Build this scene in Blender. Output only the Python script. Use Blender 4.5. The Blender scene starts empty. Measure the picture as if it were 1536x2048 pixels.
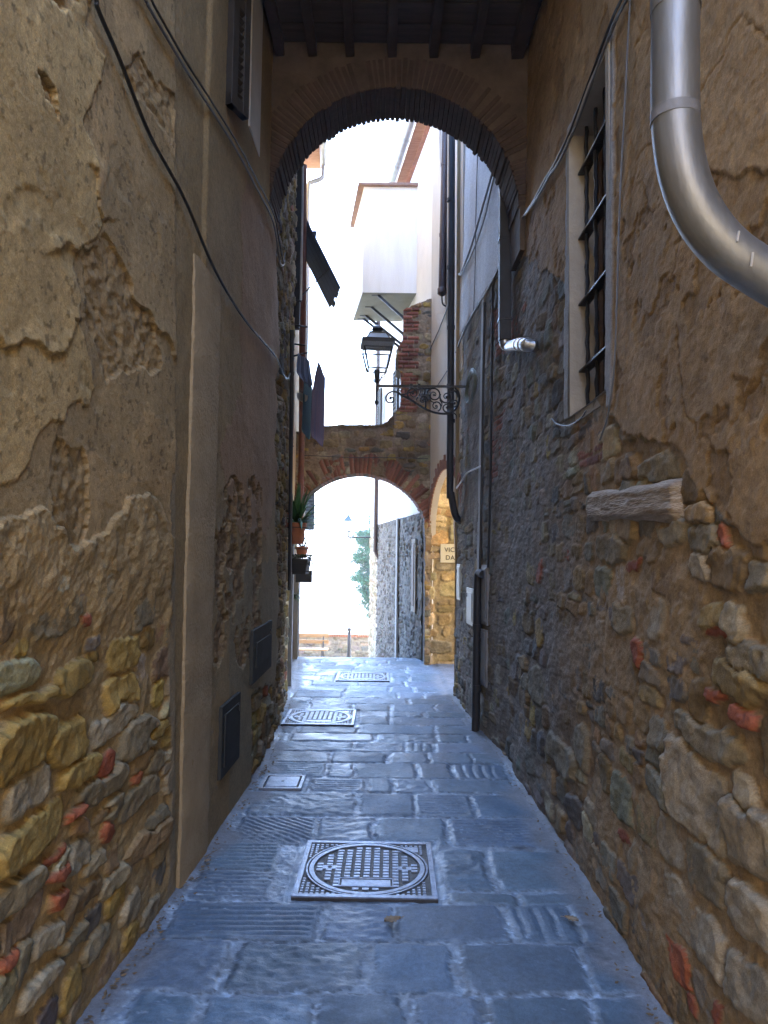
import bpy, math, random
import numpy as np
from mathutils import Vector, Matrix
# ------------------------------------------------------------------ camera, world, sun, exposure
S = bpy.context.scene
FPX, EYE, PITCH, ROLL = 1420., 1.73, math.atan(86/1420.), 0.012
_c, _s = math.cos(PITCH), math.sin(PITCH)
FW = np.array([0, _c, _s]); _R0 = np.array([1., 0, 0]); _U0 = np.array([0, -_s, _c])
RT = math.cos(ROLL)*_R0+math.sin(ROLL)*_U0; UP = math.cos(ROLL)*_U0-math.sin(ROLL)*_R0
CAM = np.array([0, 0, EYE])
cd = bpy.data.cameras.new('camera'); cam = bpy.data.objects.new('camera', cd); S.collection.objects.link(cam)
cd.sensor_fit = 'VERTICAL'; cd.sensor_height = 36; cd.lens = 36*FPX/2048
cd.clip_start = 0.05; cd.clip_end = 20000
cam.matrix_world = Matrix([[RT[0], UP[0], -FW[0], 0], [RT[1], UP[1], -FW[1], 0], [RT[2], UP[2], -FW[2], EYE], [0, 0, 0, 1]])
S.camera = cam
SUN_EL, SUN_AZ = math.radians(38), math.radians(35)      # azimuth from +Y towards +X
W = bpy.data.worlds.new("World"); S.world = W; W.use_nodes = True
nt = W.node_tree; bg = nt.nodes['Background']
sk = nt.nodes.new('ShaderNodeTexSky'); sk.sky_type = 'NISHITA'; sk.sun_disc = False
sk.sun_elevation = SUN_EL; sk.sun_rotation = SUN_AZ; sk.air_density = 1.0; sk.dust_density = 0.4; sk.ozone_density = 6.0
nt.links.new(sk.outputs[0], bg.inputs[0]); bg.inputs[1].default_value = 0.15
ld = bpy.data.lights.new('sun', 'SUN'); ld.energy = 2.2; ld.angle = math.radians(0.5); ld.color = (1, .93, .82)
sun = bpy.data.objects.new('sun', ld); S.collection.objects.link(sun)
_sd = Vector((math.sin(SUN_AZ)*math.cos(SUN_EL), math.cos(SUN_AZ)*math.cos(SUN_EL), math.sin(SUN_EL)))
sun.rotation_euler = (-_sd).to_track_quat('-Z', 'Y').to_euler(); sun.location = (5, 10, 20)
S.view_settings.view_transform = 'Standard'; S.view_settings.look = 'None'
S.view_settings.exposure = 4.6; S.view_settings.gamma = 1
S.render.engine = 'CYCLES'
cy = S.cycles; cy.use_denoising = True; cy.denoising_prefilter = 'NONE'; cy.use_adaptive_sampling = False; cy.use_guiding = True; cy.use_surface_guiding = True; cy.use_volume_guiding = False; cy.max_bounces = 9; cy.diffuse_bounces = 7; cy.glossy_bounces = 4
cy.caustics_reflective = False; cy.caustics_refractive = False; cy.sample_clamp_indirect = 2
rnd = random.Random(7); rg = np.random.default_rng(11)
# ------------------------------------------------------------------ pixel helpers (photo pixels, 1536 x 2048)
def ray(x, y): return FW+RT*(x-768)/FPX+UP*(1024-y)/FPX
def atY(x, y, Y): d = ray(x, y); return CAM+d*(Y/d[1])
def ground(x, y, z=0): d = ray(x, y); return CAM+d*((z-EYE)/d[2])
def proj(P):
    v = P-CAM; z = v@FW
    return 768+FPX*(v@RT)/z, 1024-FPX*(v@UP)/z
XLp = np.array([(-9, -1.12), (2.7, -1.11), (3.7, -1.06), (3.86, -1.05), (3.9, -1.03), (5.15, -1.0), (5.9, -.985), (6.72, -1.01), (8.26, -1.12), (8.5, -1.13), (9.5, -1.19), (12.1, -1.46), (13.6, -1.60)])
XRp = np.array([(-9, 1.12), (2.96, 1.10), (4, 1.12), (5.28, 1.09), (6.2, 1.085), (7.2, .99), (8.97, .90), (9.5, .87)])
def XL(Y, Z=0): return np.interp(Y, XLp[:, 0], XLp[:, 1])+0*np.asarray(Z)
def XR(Y, Z=0): return np.interp(Y, XRp[:, 0], XRp[:, 1])+.015*np.asarray(Z)
def hit(fn, side, px, py, off=0.):
    d = ray(px, py); lo, hi = .3, 40.
    g = lambda t: side*((CAM+t*d)[0]-fn((CAM+t*d)[1], (CAM+t*d)[2])+side*off)
    for _ in range(60):
        m = (lo+hi)/2
        if g(m) > 0: hi = m
        else: lo = m
    return CAM+lo*d
def hitL(px, py, off=0.): return hit(XL, -1, px, py, off)
def hitR(px, py, off=0.): return hit(XR, 1, px, py, off)
# ------------------------------------------------------------------ numpy noise
def vnoise(u, v, seed=0):
    iu = np.floor(u).astype(np.int64); iv = np.floor(v).astype(np.int64); fu = u-iu; fv = v-iv
    def h(a, b):
        n = (a*374761393+b*668265263+seed*1274126177) & 0xffffffff
        n = ((n ^ (n >> 13))*1274126177) & 0xffffffff
        return ((n ^ (n >> 16)) & 0xffff)/65535.
    su = fu*fu*(3-2*fu); sv = fv*fv*(3-2*fv)
    a = h(iu, iv)*(1-su)+h(iu+1, iv)*su; b = h(iu, iv+1)*(1-su)+h(iu+1, iv+1)*su
    return (a*(1-sv)+b*sv)*2-1
def fbm(u, v, sc, oc=4, seed=0, gain=.5):
    r = 0; a = 1; t = 0
    for k in range(oc):
        c, s = math.cos(k*.7+.3), math.sin(k*.7+.3)
        r = r+a*vnoise((u*c-v*s)*sc+17.3*k, (u*s+v*c)*sc-9.1*k, seed+k); t += a; a *= gain; sc *= 2.07
    return r/t*1.6
def sstep(a, b, x): t = np.clip((x-a)/(b-a), 0, 1); return t*t*(3-2*t)
def inpoly(px, py, poly):
    r = np.zeros(px.shape, bool); n = len(poly)
    for i in range(n):
        x0, y0 = poly[i]; x1, y1 = poly[(i+1) % n]
        if y0 == y1: continue
        c = ((y0 > py) != (y1 > py)) & (px < (x1-x0)*(py-y0)/(y1-y0)+x0); r ^= c
    return r
# ------------------------------------------------------------------ objects
def link(o, parent=None):
    S.collection.objects.link(o)
    if parent is not None:
        o.parent = parent; o.matrix_parent_inverse = Matrix.Translation(-Vector(parent['_b'])) if '_b' in parent else Matrix()
    return o
def tag(o, label=None, cat=None, group=None, kind=None):
    if label: o['label'] = label
    if cat: o['category'] = cat
    if group: o['group'] = group
    if kind: o['kind'] = kind
    return o
def thing(name, loc, label, cat, group=None):
    o = bpy.data.objects.new(name, None); o.empty_display_size = .1; S.collection.objects.link(o)
    o.location = Vector([float(a) for a in loc]); o['_b'] = [float(a) for a in loc]
    return tag(o, label, cat, group)
def lnk(t, a, b): t.links.new(a, b)
def mat(name, col, rough=.7, metal=0., var=.25, vscale=6., bump=.3, bscale=40., col2=None, spec=.5, stretch=(1, 1, 1), coat=0., emis=None):
    m = bpy.data.materials.new(name); m.use_nodes = True; t = m.node_tree; p = t.nodes['Principled BSDF']
    tc = t.nodes.new('ShaderNodeTexCoord'); mp = t.nodes.new('ShaderNodeMapping'); mp.inputs['Scale'].default_value = stretch
    lnk(t, tc.outputs['Object'], mp.inputs[0])
    n = t.nodes.new('ShaderNodeTexNoise'); n.inputs['Scale'].default_value = vscale; n.inputs['Detail'].default_value = 6; n.inputs['Roughness'].default_value = .65
    lnk(t, mp.outputs[0], n.inputs['Vector'])
    r = t.nodes.new('ShaderNodeValToRGB'); r.color_ramp.elements[0].position = .3; r.color_ramp.elements[1].position = .7
    c2 = col2 or tuple(min(1, c*(1+var)) for c in col); c1 = tuple(c*(1-var) for c in col) if col2 is None else col
    r.color_ramp.elements[0].color = (*c1, 1); r.color_ramp.elements[1].color = (*c2, 1)
    lnk(t, n.outputs[0], r.inputs[0]); lnk(t, r.outputs[0], p.inputs['Base Color'])
    p.inputs['Roughness'].default_value = rough; p.inputs['Metallic'].default_value = metal
    p.inputs['Specular IOR Level'].default_value = spec; p.inputs['Coat Weight'].default_value = coat
    if bump:
        b = t.nodes.new('ShaderNodeTexNoise'); b.inputs['Scale'].default_value = bscale; b.inputs['Detail'].default_value = 5
        lnk(t, mp.outputs[0], b.inputs['Vector'])
        bp = t.nodes.new('ShaderNodeBump'); bp.inputs['Strength'].default_value = bump; bp.inputs['Distance'].default_value = .01
        lnk(t, b.outputs[0], bp.inputs['Height']); lnk(t, bp.outputs[0], p.inputs['Normal'])
    return m
def attr_mat(name, rough=.9, spec=.3, b1=(60, .30), b2=(240, .40), use_r=False, grain=(.74, 1.22)):
    m = bpy.data.materials.new(name); m.use_nodes = True; t = m.node_tree; p = t.nodes['Principled BSDF']
    at = t.nodes.new('ShaderNodeAttribute'); at.attribute_name = 'Col'
    tc = t.nodes.new('ShaderNodeTexCoord')
    n = t.nodes.new('ShaderNodeTexNoise'); n.inputs['Scale'].default_value = 38; n.inputs['Detail'].default_value = 8; n.inputs['Roughness'].default_value = .7
    lnk(t, tc.outputs['Object'], n.inputs['Vector'])
    mr = t.nodes.new('ShaderNodeMapRange'); mr.inputs['From Min'].default_value = .25; mr.inputs['From Max'].default_value = .75
    mr.inputs['To Min'].default_value = .68; mr.inputs['To Max'].default_value = 1.3; lnk(t, n.outputs[0], mr.inputs[0])
    mx = t.nodes.new('ShaderNodeVectorMath'); mx.operation = 'SCALE'; lnk(t, at.outputs['Color'], mx.inputs[0]); lnk(t, mr.outputs[0], mx.inputs['Scale'])
    n2 = t.nodes.new('ShaderNodeTexNoise'); n2.inputs['Scale'].default_value = 170; n2.inputs['Detail'].default_value = 4; n2.inputs['Roughness'].default_value = .75; lnk(t, tc.outputs['Object'], n2.inputs['Vector'])
    m2 = t.nodes.new('ShaderNodeMapRange'); m2.inputs['From Min'].default_value = .3; m2.inputs['From Max'].default_value = .7; m2.inputs['To Min'].default_value = grain[0]; m2.inputs['To Max'].default_value = grain[1]; lnk(t, n2.outputs[0], m2.inputs[0])
    mx2 = t.nodes.new('ShaderNodeVectorMath'); mx2.operation = 'SCALE'; lnk(t, mx.outputs[0], mx2.inputs[0]); lnk(t, m2.outputs[0], mx2.inputs['Scale']); mx = mx2
    lnk(t, mx.outputs[0], p.inputs['Base Color']); p.inputs['Roughness'].default_value = rough; p.inputs['Specular IOR Level'].default_value = spec
    if use_r: lnk(t, at.outputs['Alpha'], p.inputs['Roughness'])
    prev = None
    for sc, st in (b1, b2):
        b = t.nodes.new('ShaderNodeTexNoise'); b.inputs['Scale'].default_value = sc; b.inputs['Detail'].default_value = 4; b.inputs['Roughness'].default_value = .6
        lnk(t, tc.outputs['Object'], b.inputs['Vector'])
        bp = t.nodes.new('ShaderNodeBump'); bp.inputs['Strength'].default_value = st; bp.inputs['Distance'].default_value = .6/sc
        lnk(t, b.outputs[0], bp.inputs['Height'])
        if prev: lnk(t, prev.outputs[0], bp.inputs['Normal'])
        prev = bp
    lnk(t, prev.outputs[0], p.inputs['Normal'])
    return m
class MB:
    def __init__(s): s.v = []; s.f = []
    def add(s, vs, fs):
        o = len(s.v); s.v += [tuple(float(c) for c in v) for v in vs]; s.f += [tuple(i+o for i in f) for f in fs]; return s
    def box(s, a, b):
        (x0, y0, z0), (x1, y1, z1) = a, b
        return s.add([(x0, y0, z0), (x1, y0, z0), (x1, y1, z0), (x0, y1, z0), (x0, y0, z1), (x1, y0, z1), (x1, y1, z1), (x0, y1, z1)],
                     [(0, 3, 2, 1), (4, 5, 6, 7), (0, 1, 5, 4), (1, 2, 6, 5), (2, 3, 7, 6), (3, 0, 4, 7)])
    def obox(s, c, ax, ay, az):        # centre and three half-extent vectors
        c, ax, ay, az = map(np.asarray, (c, ax, ay, az)); vs = []
        for k in (-1, 1):
            for i, j in ((-1, -1), (1, -1), (1, 1), (-1, 1)): vs.append(c+i*ax+j*ay+k*az)
        return s.add(vs, [(0, 3, 2, 1), (4, 5, 6, 7), (0, 1, 5, 4), (1, 2, 6, 5), (2, 3, 7, 6), (3, 0, 4, 7)])
    def bar(s, p, q, w, h, up=(0, 0, 1)):
        p, q = np.asarray(p, float), np.asarray(q, float); d = q-p; L = np.linalg.norm(d); d = d/L
        a = np.cross(d, up); n = np.linalg.norm(a)
        if n < 1e-4: a = np.cross(d, (0, 1, 0)); n = np.linalg.norm(a)
        a /= n; b = np.cross(a, d)
        return s.obox((p+q)/2, d*L/2, a*w/2, b*h/2)
    def tube(s, pts, r, n=10, cap=True):
        P = [np.asarray(p, float) for p in pts]; m = len(P); rs = r if hasattr(r, '__len__') else [r]*m
        prev = None; vs = []; fs = []
        for i in range(m):
            d = P[min(i+1, m-1)]-P[max(i-1, 0)]; d = d/(np.linalg.norm(d)+1e-12)
            if prev is None:
                a = np.cross(d, (0, 0, 1.))
                if np.linalg.norm(a) < 1e-3: a = np.cross(d, (0, 1., 0))
            else: a = prev-d*(prev@d)
            a = a/np.linalg.norm(a); prev = a; b = np.cross(d, a)
            for k in range(n):
                t = 2*math.pi*k/n; vs.append(P[i]+rs[i]*(math.cos(t)*a+math.sin(t)*b))
        for i in range(m-1):
            for k in range(n):
                k2 = (k+1) % n; fs.append((i*n+k, i*n+k2, (i+1)*n+k2, (i+1)*n+k))
        if cap: fs.append(tuple(range(n))[::-1]); fs.append(tuple((m-1)*n+k for k in range(n)))
        return s.add(vs, fs)
    def lathe(s, c, prof, n=24, rot=0.):
        vs = []; fs = []; m = len(prof)
        for r, z in prof:
            for k in range(n):
                t = 2*math.pi*k/n+rot; vs.append((c[0]+r*math.cos(t), c[1]+r*math.sin(t), c[2]+z))
        for i in range(m-1):
            for k in range(n):
                k2 = (k+1) % n; fs.append((i*n+k, i*n+k2, (i+1)*n+k2, (i+1)*n+k))
        fs.append(tuple(range(n))[::-1]); fs.append(tuple((m-1)*n+k for k in range(n)))
        return s.add(vs, fs)
    def prism(s, poly, vec):
        n = len(poly); vec = np.asarray(vec, float); a = [np.asarray(p, float) for p in poly]
        return s.add(a+[p+vec for p in a], [tuple(range(n))[::-1], tuple(range(n, 2*n))]+[(i, (i+1) % n, (i+1) % n+n, i+n) for i in range(n)])
    def build(s, name, m, parent=None, smooth=False, bevel=0., seg=2):
        me = bpy.data.meshes.new(name); me.from_pydata(s.v, [], s.f); me.update()
        import bmesh
        bm = bmesh.new(); bm.from_mesh(me); bmesh.ops.recalc_face_normals(bm, faces=bm.faces); bm.to_mesh(me); bm.free()
        if m is not None: me.materials.append(m)
        if smooth:
            me.polygons.foreach_set('use_smooth', [True]*len(me.polygons)); 
            me.set_sharp_from_angle(angle=math.radians(40))
        o = bpy.data.objects.new(name, me); link(o, parent)
        if bevel:
            b = o.modifiers.new('bevel', 'BEVEL'); b.width = bevel; b.segments = seg; b.limit_method = 'ANGLE'
        return o
def grid_mesh(name, P, nu, nv, m, parent=None, col=None, keep=None, flip=False, smooth=True):
    """P: (nu*nv,3) verts, index i*nv+j; keep: (nu-1,nv-1) bool"""
    i, j = np.meshgrid(np.arange(nu-1), np.arange(nv-1), indexing='ij')
    a = i*nv+j; q = np.stack([a, a+nv, a+nv+1, a+1], -1)
    if flip: q = q[..., ::-1]
    q = q[keep] if keep is not None else q.reshape(-1, 4)
    used = np.unique(q); mp = np.full(len(P), -1, np.int64); mp[used] = np.arange(len(used)); q = mp[q]; P = P[used]
    me = bpy.data.meshes.new(name); me.vertices.add(len(P)); me.vertices.foreach_set('co', P.astype(np.float32).ravel())
    me.loops.add(q.size); me.loops.foreach_set('vertex_index', q.astype(np.int32).ravel())
    me.polygons.add(len(q)); me.polygons.foreach_set('loop_start', np.arange(0, q.size, 4, dtype=np.int32))
    me.polygons.foreach_set('use_smooth', np.full(len(q), smooth)); me.update(calc_edges=True)
    if col is not None:
        c = col[used]
        if c.shape[1] == 3: c = np.concatenate([c, np.ones((len(c), 1))], 1)
        at = me.attributes.new('Col', 'FLOAT_COLOR', 'POINT'); at.data.foreach_set('color', c.astype(np.float32).ravel())
    me.materials.append(m); o = bpy.data.objects.new(name, me); return link(o, parent)
# ------------------------------------------------------------------ rubble stones
def courses(u0, u1, v0, v1, hh=(.09, .19), ww=(.12, .36), seed=1, gap=.92, jit=.2):
    r = random.Random(seed); out = []; v = v0-.05
    while v < v1:
        h = r.uniform(*hh); u = u0-r.uniform(0, .3)
        while u < u1:
            w = r.uniform(*ww)*(.6+.4*h/hh[1])
            if r.random() < .18:      # two small stones one above the other
                k = r.uniform(.35, .65)
                out.append((u+w/2, v+h*k/2, w/2*gap, h*k/2*gap)); out.append((u+w/2, v+h*(k+1)/2, w/2*gap, h*(1-k)/2*gap))
            else:
                out.append((u+w/2+r.uniform(-jit, jit)*.05, v+h/2+r.uniform(-jit, jit)*h, w/2*gap*r.uniform(.85, 1.1), h/2*gap*r.uniform(.85, 1.12)))
            u += w
        v += h
    return np.array(out)
def field(u, v, st, pw=3.4):
    N = len(u); F1 = np.full(N, 9.); F2 = np.full(N, 9.); ID = np.zeros(N, np.int64); T = .4
    key = np.floor(u/T).astype(np.int64)*10007+np.floor(v/T).astype(np.int64)
    od = np.argsort(key, kind='stable'); ks = key[od]; b = np.flatnonzero(np.r_[True, ks[1:] != ks[:-1]]); b = np.r_[b, N]
    for a, e in zip(b[:-1], b[1:]):
        ix = od[a:e]; uu = u[ix]; vv = v[ix]
        sel = np.flatnonzero((st[:, 0] > uu.min()-.5) & (st[:, 0] < uu.max()+.5) & (st[:, 1] > vv.min()-.4) & (st[:, 1] < vv.max()+.4))
        if len(sel) < 2: continue
        s = st[sel]
        d = ((np.abs(uu[:, None]-s[:, 0])/s[:, 2])**pw+(np.abs(vv[:, None]-s[:, 1])/s[:, 3])**pw)**(1/pw)
        k = np.argmin(d, 1); n = np.arange(len(ix)); F1[ix] = d[n, k]; ID[ix] = sel[k]; d[n, k] = 99; F2[ix] = d.min(1)
    return F1, F2, ID
def stone_height(u, v, st, seed=3, relief=.04, lev=.02, warp=.022, rs=None):
    wu = u+warp*fbm(u, v, 7, 3, seed)+.006*fbm(u, v, 40, 2, seed+5); wv = v+warp*.8*fbm(u, v, 7, 3, seed+9)+.006*fbm(u, v, 40, 2, seed+15)
    F1, F2, ID = field(wu, wv, st); r = rs or np.random.default_rng(seed)
    n = len(st); L = r.uniform(-lev, lev, n); tu = r.normal(0, .06, n); tv = r.normal(0, .08, n)
    edge = np.minimum(1-F1, (F2-F1)*.6)
    h = L[ID]+tu[ID]*(u-st[ID, 0])+tv[ID]*(v-st[ID, 1])+relief*(sstep(-.05, .17, edge)-.62)+.005*fbm(u, v, 26, 4, seed+30)+.008*fbm(u+ID*3.1, v, 8, 3, seed+40)+.0022*fbm(u, v, 90, 2, seed+41)
    h = np.where(edge < -.02, -.06, h)
    return h, edge, ID
def pal(cols, w, n, r, var=.16):
    k = r.choice(len(cols), n, p=np.array(w)/sum(w)); c = np.array(cols)[k]; return c*(1+r.normal(0, var, (n, 1)))*(1+r.normal(0, .04, (n, 3)))
M_RUB = attr_mat('rubble masonry')
M_PAVE = attr_mat('worn paving', spec=.5, b1=(34, .22), b2=(190, .30), use_r=True, grain=(.82, 1.16))
def manual(lst, hf, sgn):
    """photo boxes (x0,x1,y0,y1,colour index) -> stone sites in wall coordinates"""
    out = []; cl = []
    for x0, x1, y0, y1, c in lst:
        cx, cy_, hw, hh = (x0+x1)/2, (y0+y1)/2, (x1-x0)/2, (y1-y0)/2
        sl = abs((cy_-1110)/(cx-773)); hh2 = max(hh*.45, hh-hw*sl*.8)
        a = hf(cx, cy_); p = hf(cx-hw, cy_-hw*(cy_-1110)/(cx-773)); q = hf(cx+hw, cy_+hw*(cy_-1110)/(cx-773)); t = hf(cx, cy_-hh2)
        out.append((a[1], a[2], abs(q[1]-p[1])/2*1.02, abs(t[2]-a[2])*1.05)); cl.append(c)
    return np.array(out), cl
def merge_sites(st, man):
    keep = np.ones(len(st), bool)
    for a, b, c, d in man: keep &= ~((np.abs(st[:, 0]-a) < c*.85+st[:, 2]*.45) & (np.abs(st[:, 1]-b) < d*.85+st[:, 3]*.45))
    return np.concatenate([man, st[keep]])
# ================================================================== LEFT HOUSE (near wall)
OCH = (.38, .255, .075); GREY = (.29, .235, .14); PALE = (.38, .32, .21); BRN = (.28, .19, .095); BRICK = (.37, .115, .055); DK = (.14, .125, .105)
lhouse = thing('plastered_house', (-1.2, 5, 0), 'ochre plastered house with bare rubble base along the left of the alley', 'house')
def left_wall():
    k = math.log(8.5/1.55)/420; Yc = 1.55*np.exp(k*np.arange(421)); Zc = np.arange(-.03, 6.4, .0066); nu, nv = len(Yc), len(Zc)
    u, v = [a.ravel() for a in np.meshgrid(Yc, Zc, indexing='ij')]
    X0 = XL(u, v); P = np.stack([X0, u, v], 1); px, py = proj(P)
    g, y = 0, 1
    man, mc = manual([(-20, 95, 1430, 1560, 0), (95, 167, 1433, 1535, 0), (117, 198, 1493, 1582, 0), (12, 95, 1524, 1635, 2), (-10, 130, 1595, 1742, 0), (113, 167, 1320, 1390, 0), (212, 272, 1345, 1420, 0),
        (190, 270, 1397, 1485, 2), (242, 303, 1425, 1525, 1), (150, 242, 1522, 1622, 1), (242, 310, 1550, 1643, 1), (206, 242, 1578, 1647, 1), (130, 155, 1612, 1645, 4), (84, 132, 1690, 1722, 4), (92, 134, 1724, 1766, 4),
        (97, 125, 1768, 1815, 4), (133, 174, 1667, 1752, 2), (121, 200, 1760, 1845, 3), (-30, 77, 1735, 1850, 1), (0, 30, 1885, 1942, 4), (73, 121, 1829, 1910, 2), (121, 165, 1849, 1910, 1), (60, 157, 1178, 1269, 1),
        (202, 299, 1140, 1209, 1), (214, 275, 1265, 1350, 0), (-10, 25, 1180, 1277, 3), (20, 110, 1375, 1425, 0), (280, 330, 1435, 1490, 0), (290, 325, 1500, 1560, 1), (205, 225, 1640, 1690, 4), (147, 166, 1228, 1254, 4), (165, 205, 1700, 1760, 1),
        (250, 330, 1640, 1740, 3), (200, 260, 1715, 1800, 1), (40, 110, 1930, 2000, 2), (160, 215, 1850, 1930, 1), (265, 300, 1180, 1260, 1), (190, 230, 1600, 1650, 3)], hitL, -1)
    man[:, 2:] *= 1.14
    st = merge_sites(courses(1.3, 8.8, -.1, 6.6, (.085, .18), (.13, .34), 5, .98), man)
    hs, edge, ID = stone_height(u, v, st, 21, relief=.042, lev=.015, warp=.026); hs = hs+.014*(ID < len(man))
    wx = 14*fbm(u, v, 5, 5, 80); wy = 22*fbm(u, v, 5, 5, 90); qx, qy = px+wx, py+wy
    sc = np.clip(2.2/u, .25, 1.2)                      # smaller wander farther off
    qx = px+wx*sc; qy = py+wy*sc*1.6
    # stone colours
    r = np.random.default_rng(4); n = len(st)
    cols = pal([OCH, GREY, PALE, BRN, BRICK, DK], [4, 4, 3, 3, .35, .6], n, r, .13)
    base = [OCH, GREY, PALE, BRN, BRICK]
    for i, c in enumerate(mc): cols[i] = np.array(base[c])*(1+r.normal(0, .10))
    cs = cols[ID]*(1+.25*fbm(u, v, 16, 4, 33)[:, None])
    # farther stones (past the plaster) are dark and grey
    mort = -.004+.007*fbm(u, v, 16, 4, 50)+.0035*fbm(u, v, 70, 3, 51)
    lowz = sstep(.45, .0, v-.10*fbm(u, v, 3, 3, 60))
    trans = sstep(1330, 1120, qy)
    mort = mort+.006+.040*trans+.016*lowz*sstep(2.4, 3.2, u)-.012*sstep(1250, 1480, qy)*(1-lowz)+.010*sstep(.1, .6, fbm(u, v, 2.2, 3, 53))*sstep(1700, 1250, qy)
    cm = np.array((.42, .30, .145))*(1+.22*fbm(u, v, 12, 5, 52)[:, None]); cm = cm*(1-.25*lowz[:, None])
    h = np.maximum(hs, mort); stone = hs > mort; col = np.where(stone[:, None], cs, cm)
    # plaster coats
    yb = np.interp(px, [0, 60, 110, 150, 180, 230, 300, 345], [1035, 1040, 1060, 1105, 1080, 1010, 1000, 1090])
    pl = (qy < yb) & (px < 352)
    rough_patch = inpoly(qx, qy, [(205, 468), (262, 560), (262, 590), (300, 640), (312, 720), (262, 735), (200, 770), (165, 640), (155, 540)])
    rough_patch |= inpoly(qx, qy, [(262, 125), (300, 130), (345, 180), (335, 262), (300, 232), (262, 205), (250, 150)])
    rough_patch |= inpoly(qx, qy, [(100, 890), (160, 885), (178, 1010), (160, 1120), (88, 1080)])
    rough_patch |= inpoly(qx, qy, [(76, 0), (150, 0), (165, 40), (110, 30)]) | inpoly(qx, qy, [(60, 130), (100, 150), (105, 215), (85, 190)])
    coat1 = inpoly(qx, qy, [(-200, -300), (165, -300), (170, 60), (205, 100), (190, 150), (150, 250), (190, 330), (200, 450), (140, 540), (170, 760), (-200, 1200)])
    flake = (fbm(u, v, 2.6, 5, 70) > .38) | inpoly(qx, qy, [(330, 130), (345, 200), (380, 260), (402, 330), (425, 420), (385, 400), (360, 330), (325, 280)]) | inpoly(qx, qy, [(170, 130), (190, 160), (185, 220), (160, 240), (172, 190)])
    hp = .022+.005*fbm(u, v, 1.6, 3, 71)+.0016*fbm(u, v, 14, 4, 72)+.0012*fbm(u, v, 80, 2, 73)
    lip = sstep(.0, .25, fbm(u, v, 3.3, 4, 74)-.55)
    hp = hp+.006*coat1+.002*flake-.005*lip
    ca = np.where(coat1[:, None], np.array((.50, .36, .165)), np.array((.36, .26, .13))); ca = np.where((flake & ~coat1)[:, None], np.array((.43, .30, .145)), ca)
    ca = ca*(1+.13*fbm(u, v, 4, 5, 75)+.10*fbm(u*3, v*.7, 6, 4, 76))[:, None]
    spots = fbm(u, v, 30, 3, 77) > .72
    ca = np.where(spots[:, None], ca*.6, ca)
    hr = .011+.008*fbm(u, v, 30, 4, 78)+.003*fbm(u, v, 9, 2, 79); cr = np.array((.33, .23, .11))*(1+.3*fbm(u, v, 24, 4, 81)[:, None])
    h = np.where(pl, np.where(rough_patch, hr, hp), h); col = np.where(pl[:, None], np.where(rough_patch[:, None], cr, ca), col)
    # thick lips where the plaster broke off
    for cr_ in ([(-10, 680), (30, 692), (85, 712), (110, 690), (136, 650), (138, 630)], [(305, 655), (330, 680), (352, 735)], [(192, 350), (196, 400), (200, 440)], [(110, 508), (130, 500), (150, 520)]):
        d = np.full(len(u), 1e9); side = np.zeros(len(u))
        for (ax, ay), (bx, by) in zip(cr_[:-1], cr_[1:]):
            t = np.clip(((qx-ax)*(bx-ax)+(qy-ay)*(by-ay))/((bx-ax)**2+(by-ay)**2), 0, 1); dx, dy = qx-(ax+t*(bx-ax)), qy-(ay+t*(by-ay)); dd = np.hypot(dx, dy)
            m = dd < d; d[m] = dd[m]; side[m] = dy[m]
        h = h+pl*(np.exp(-(d/20)**2)*np.where(side < 0, .009, -.007))
    bnd = (px > 334+7*fbm(u*0+1, v, 4, 4, 82)) & (qy > 940); h = np.where(bnd, .020+.002*fbm(u, v, 16, 3, 83), h); col = np.where(bnd[:, None], np.array((.30, .24, .15))*(1+.12*fbm(u, v, 5, 4, 84)[:, None]), col)
    # smooth render of the pilaster and the wall beyond it
    beyond = px >= 345; pil = beyond & (px < 418)
    h2 = .0+.004*fbm(u, v, 3, 3, 100)+.0022*fbm(u, v, 18, 4, 101); c2 = np.array((.295, .215, .11))*(1+.13*fbm(u, v, 5, 5, 102)[:, None])
    pk = inpoly(px+6*fbm(u, v, 6, 4, 120), qy, [(485, 340), (555, 480), (552, 960), (530, 1080), (470, 1060), (440, 900), (480, 780), (478, 600)]); c2 = np.where(pk[:, None], np.array((.32, .21, .12))*(1+.12*fbm(u, v, 5, 5, 103)[:, None]), c2); h2 = h2+.004*pk
    hole = (px > 425) & (px < 520) & (qy > 960) & (qy < 1330) & (fbm(u, v, 7, 4, 104) > .02); h2 = np.where(hole, h2-.018+.012*fbm(u, v, 26, 3, 105), h2); c2 = np.where(hole[:, None], np.array((.25, .175, .10))*(1+.3*fbm(u, v, 24, 3, 106)[:, None]), c2)
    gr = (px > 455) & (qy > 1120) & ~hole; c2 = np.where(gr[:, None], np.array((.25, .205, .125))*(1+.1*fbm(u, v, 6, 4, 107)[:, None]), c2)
    # bare stone again past the render
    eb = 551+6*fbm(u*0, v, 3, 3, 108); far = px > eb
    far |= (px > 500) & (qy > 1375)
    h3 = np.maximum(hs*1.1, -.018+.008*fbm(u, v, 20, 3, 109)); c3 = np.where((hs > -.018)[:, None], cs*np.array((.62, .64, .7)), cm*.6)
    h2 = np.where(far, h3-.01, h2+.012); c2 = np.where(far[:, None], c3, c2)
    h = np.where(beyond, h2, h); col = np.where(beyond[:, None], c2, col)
    P[:, 0] = X0+h*np.where(px < 345, .74, .9)
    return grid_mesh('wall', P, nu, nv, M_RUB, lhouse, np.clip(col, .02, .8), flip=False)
left_wall()
M_REND = mat('old lime render', (.30, .23, .13), .92, var=.18, vscale=2.5, bump=.5, bscale=30)
M_REND2 = mat('grey cement render', (.27, .20, .11), .92, col2=(.36, .28, .17), vscale=5, bump=.8, bscale=45)
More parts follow.
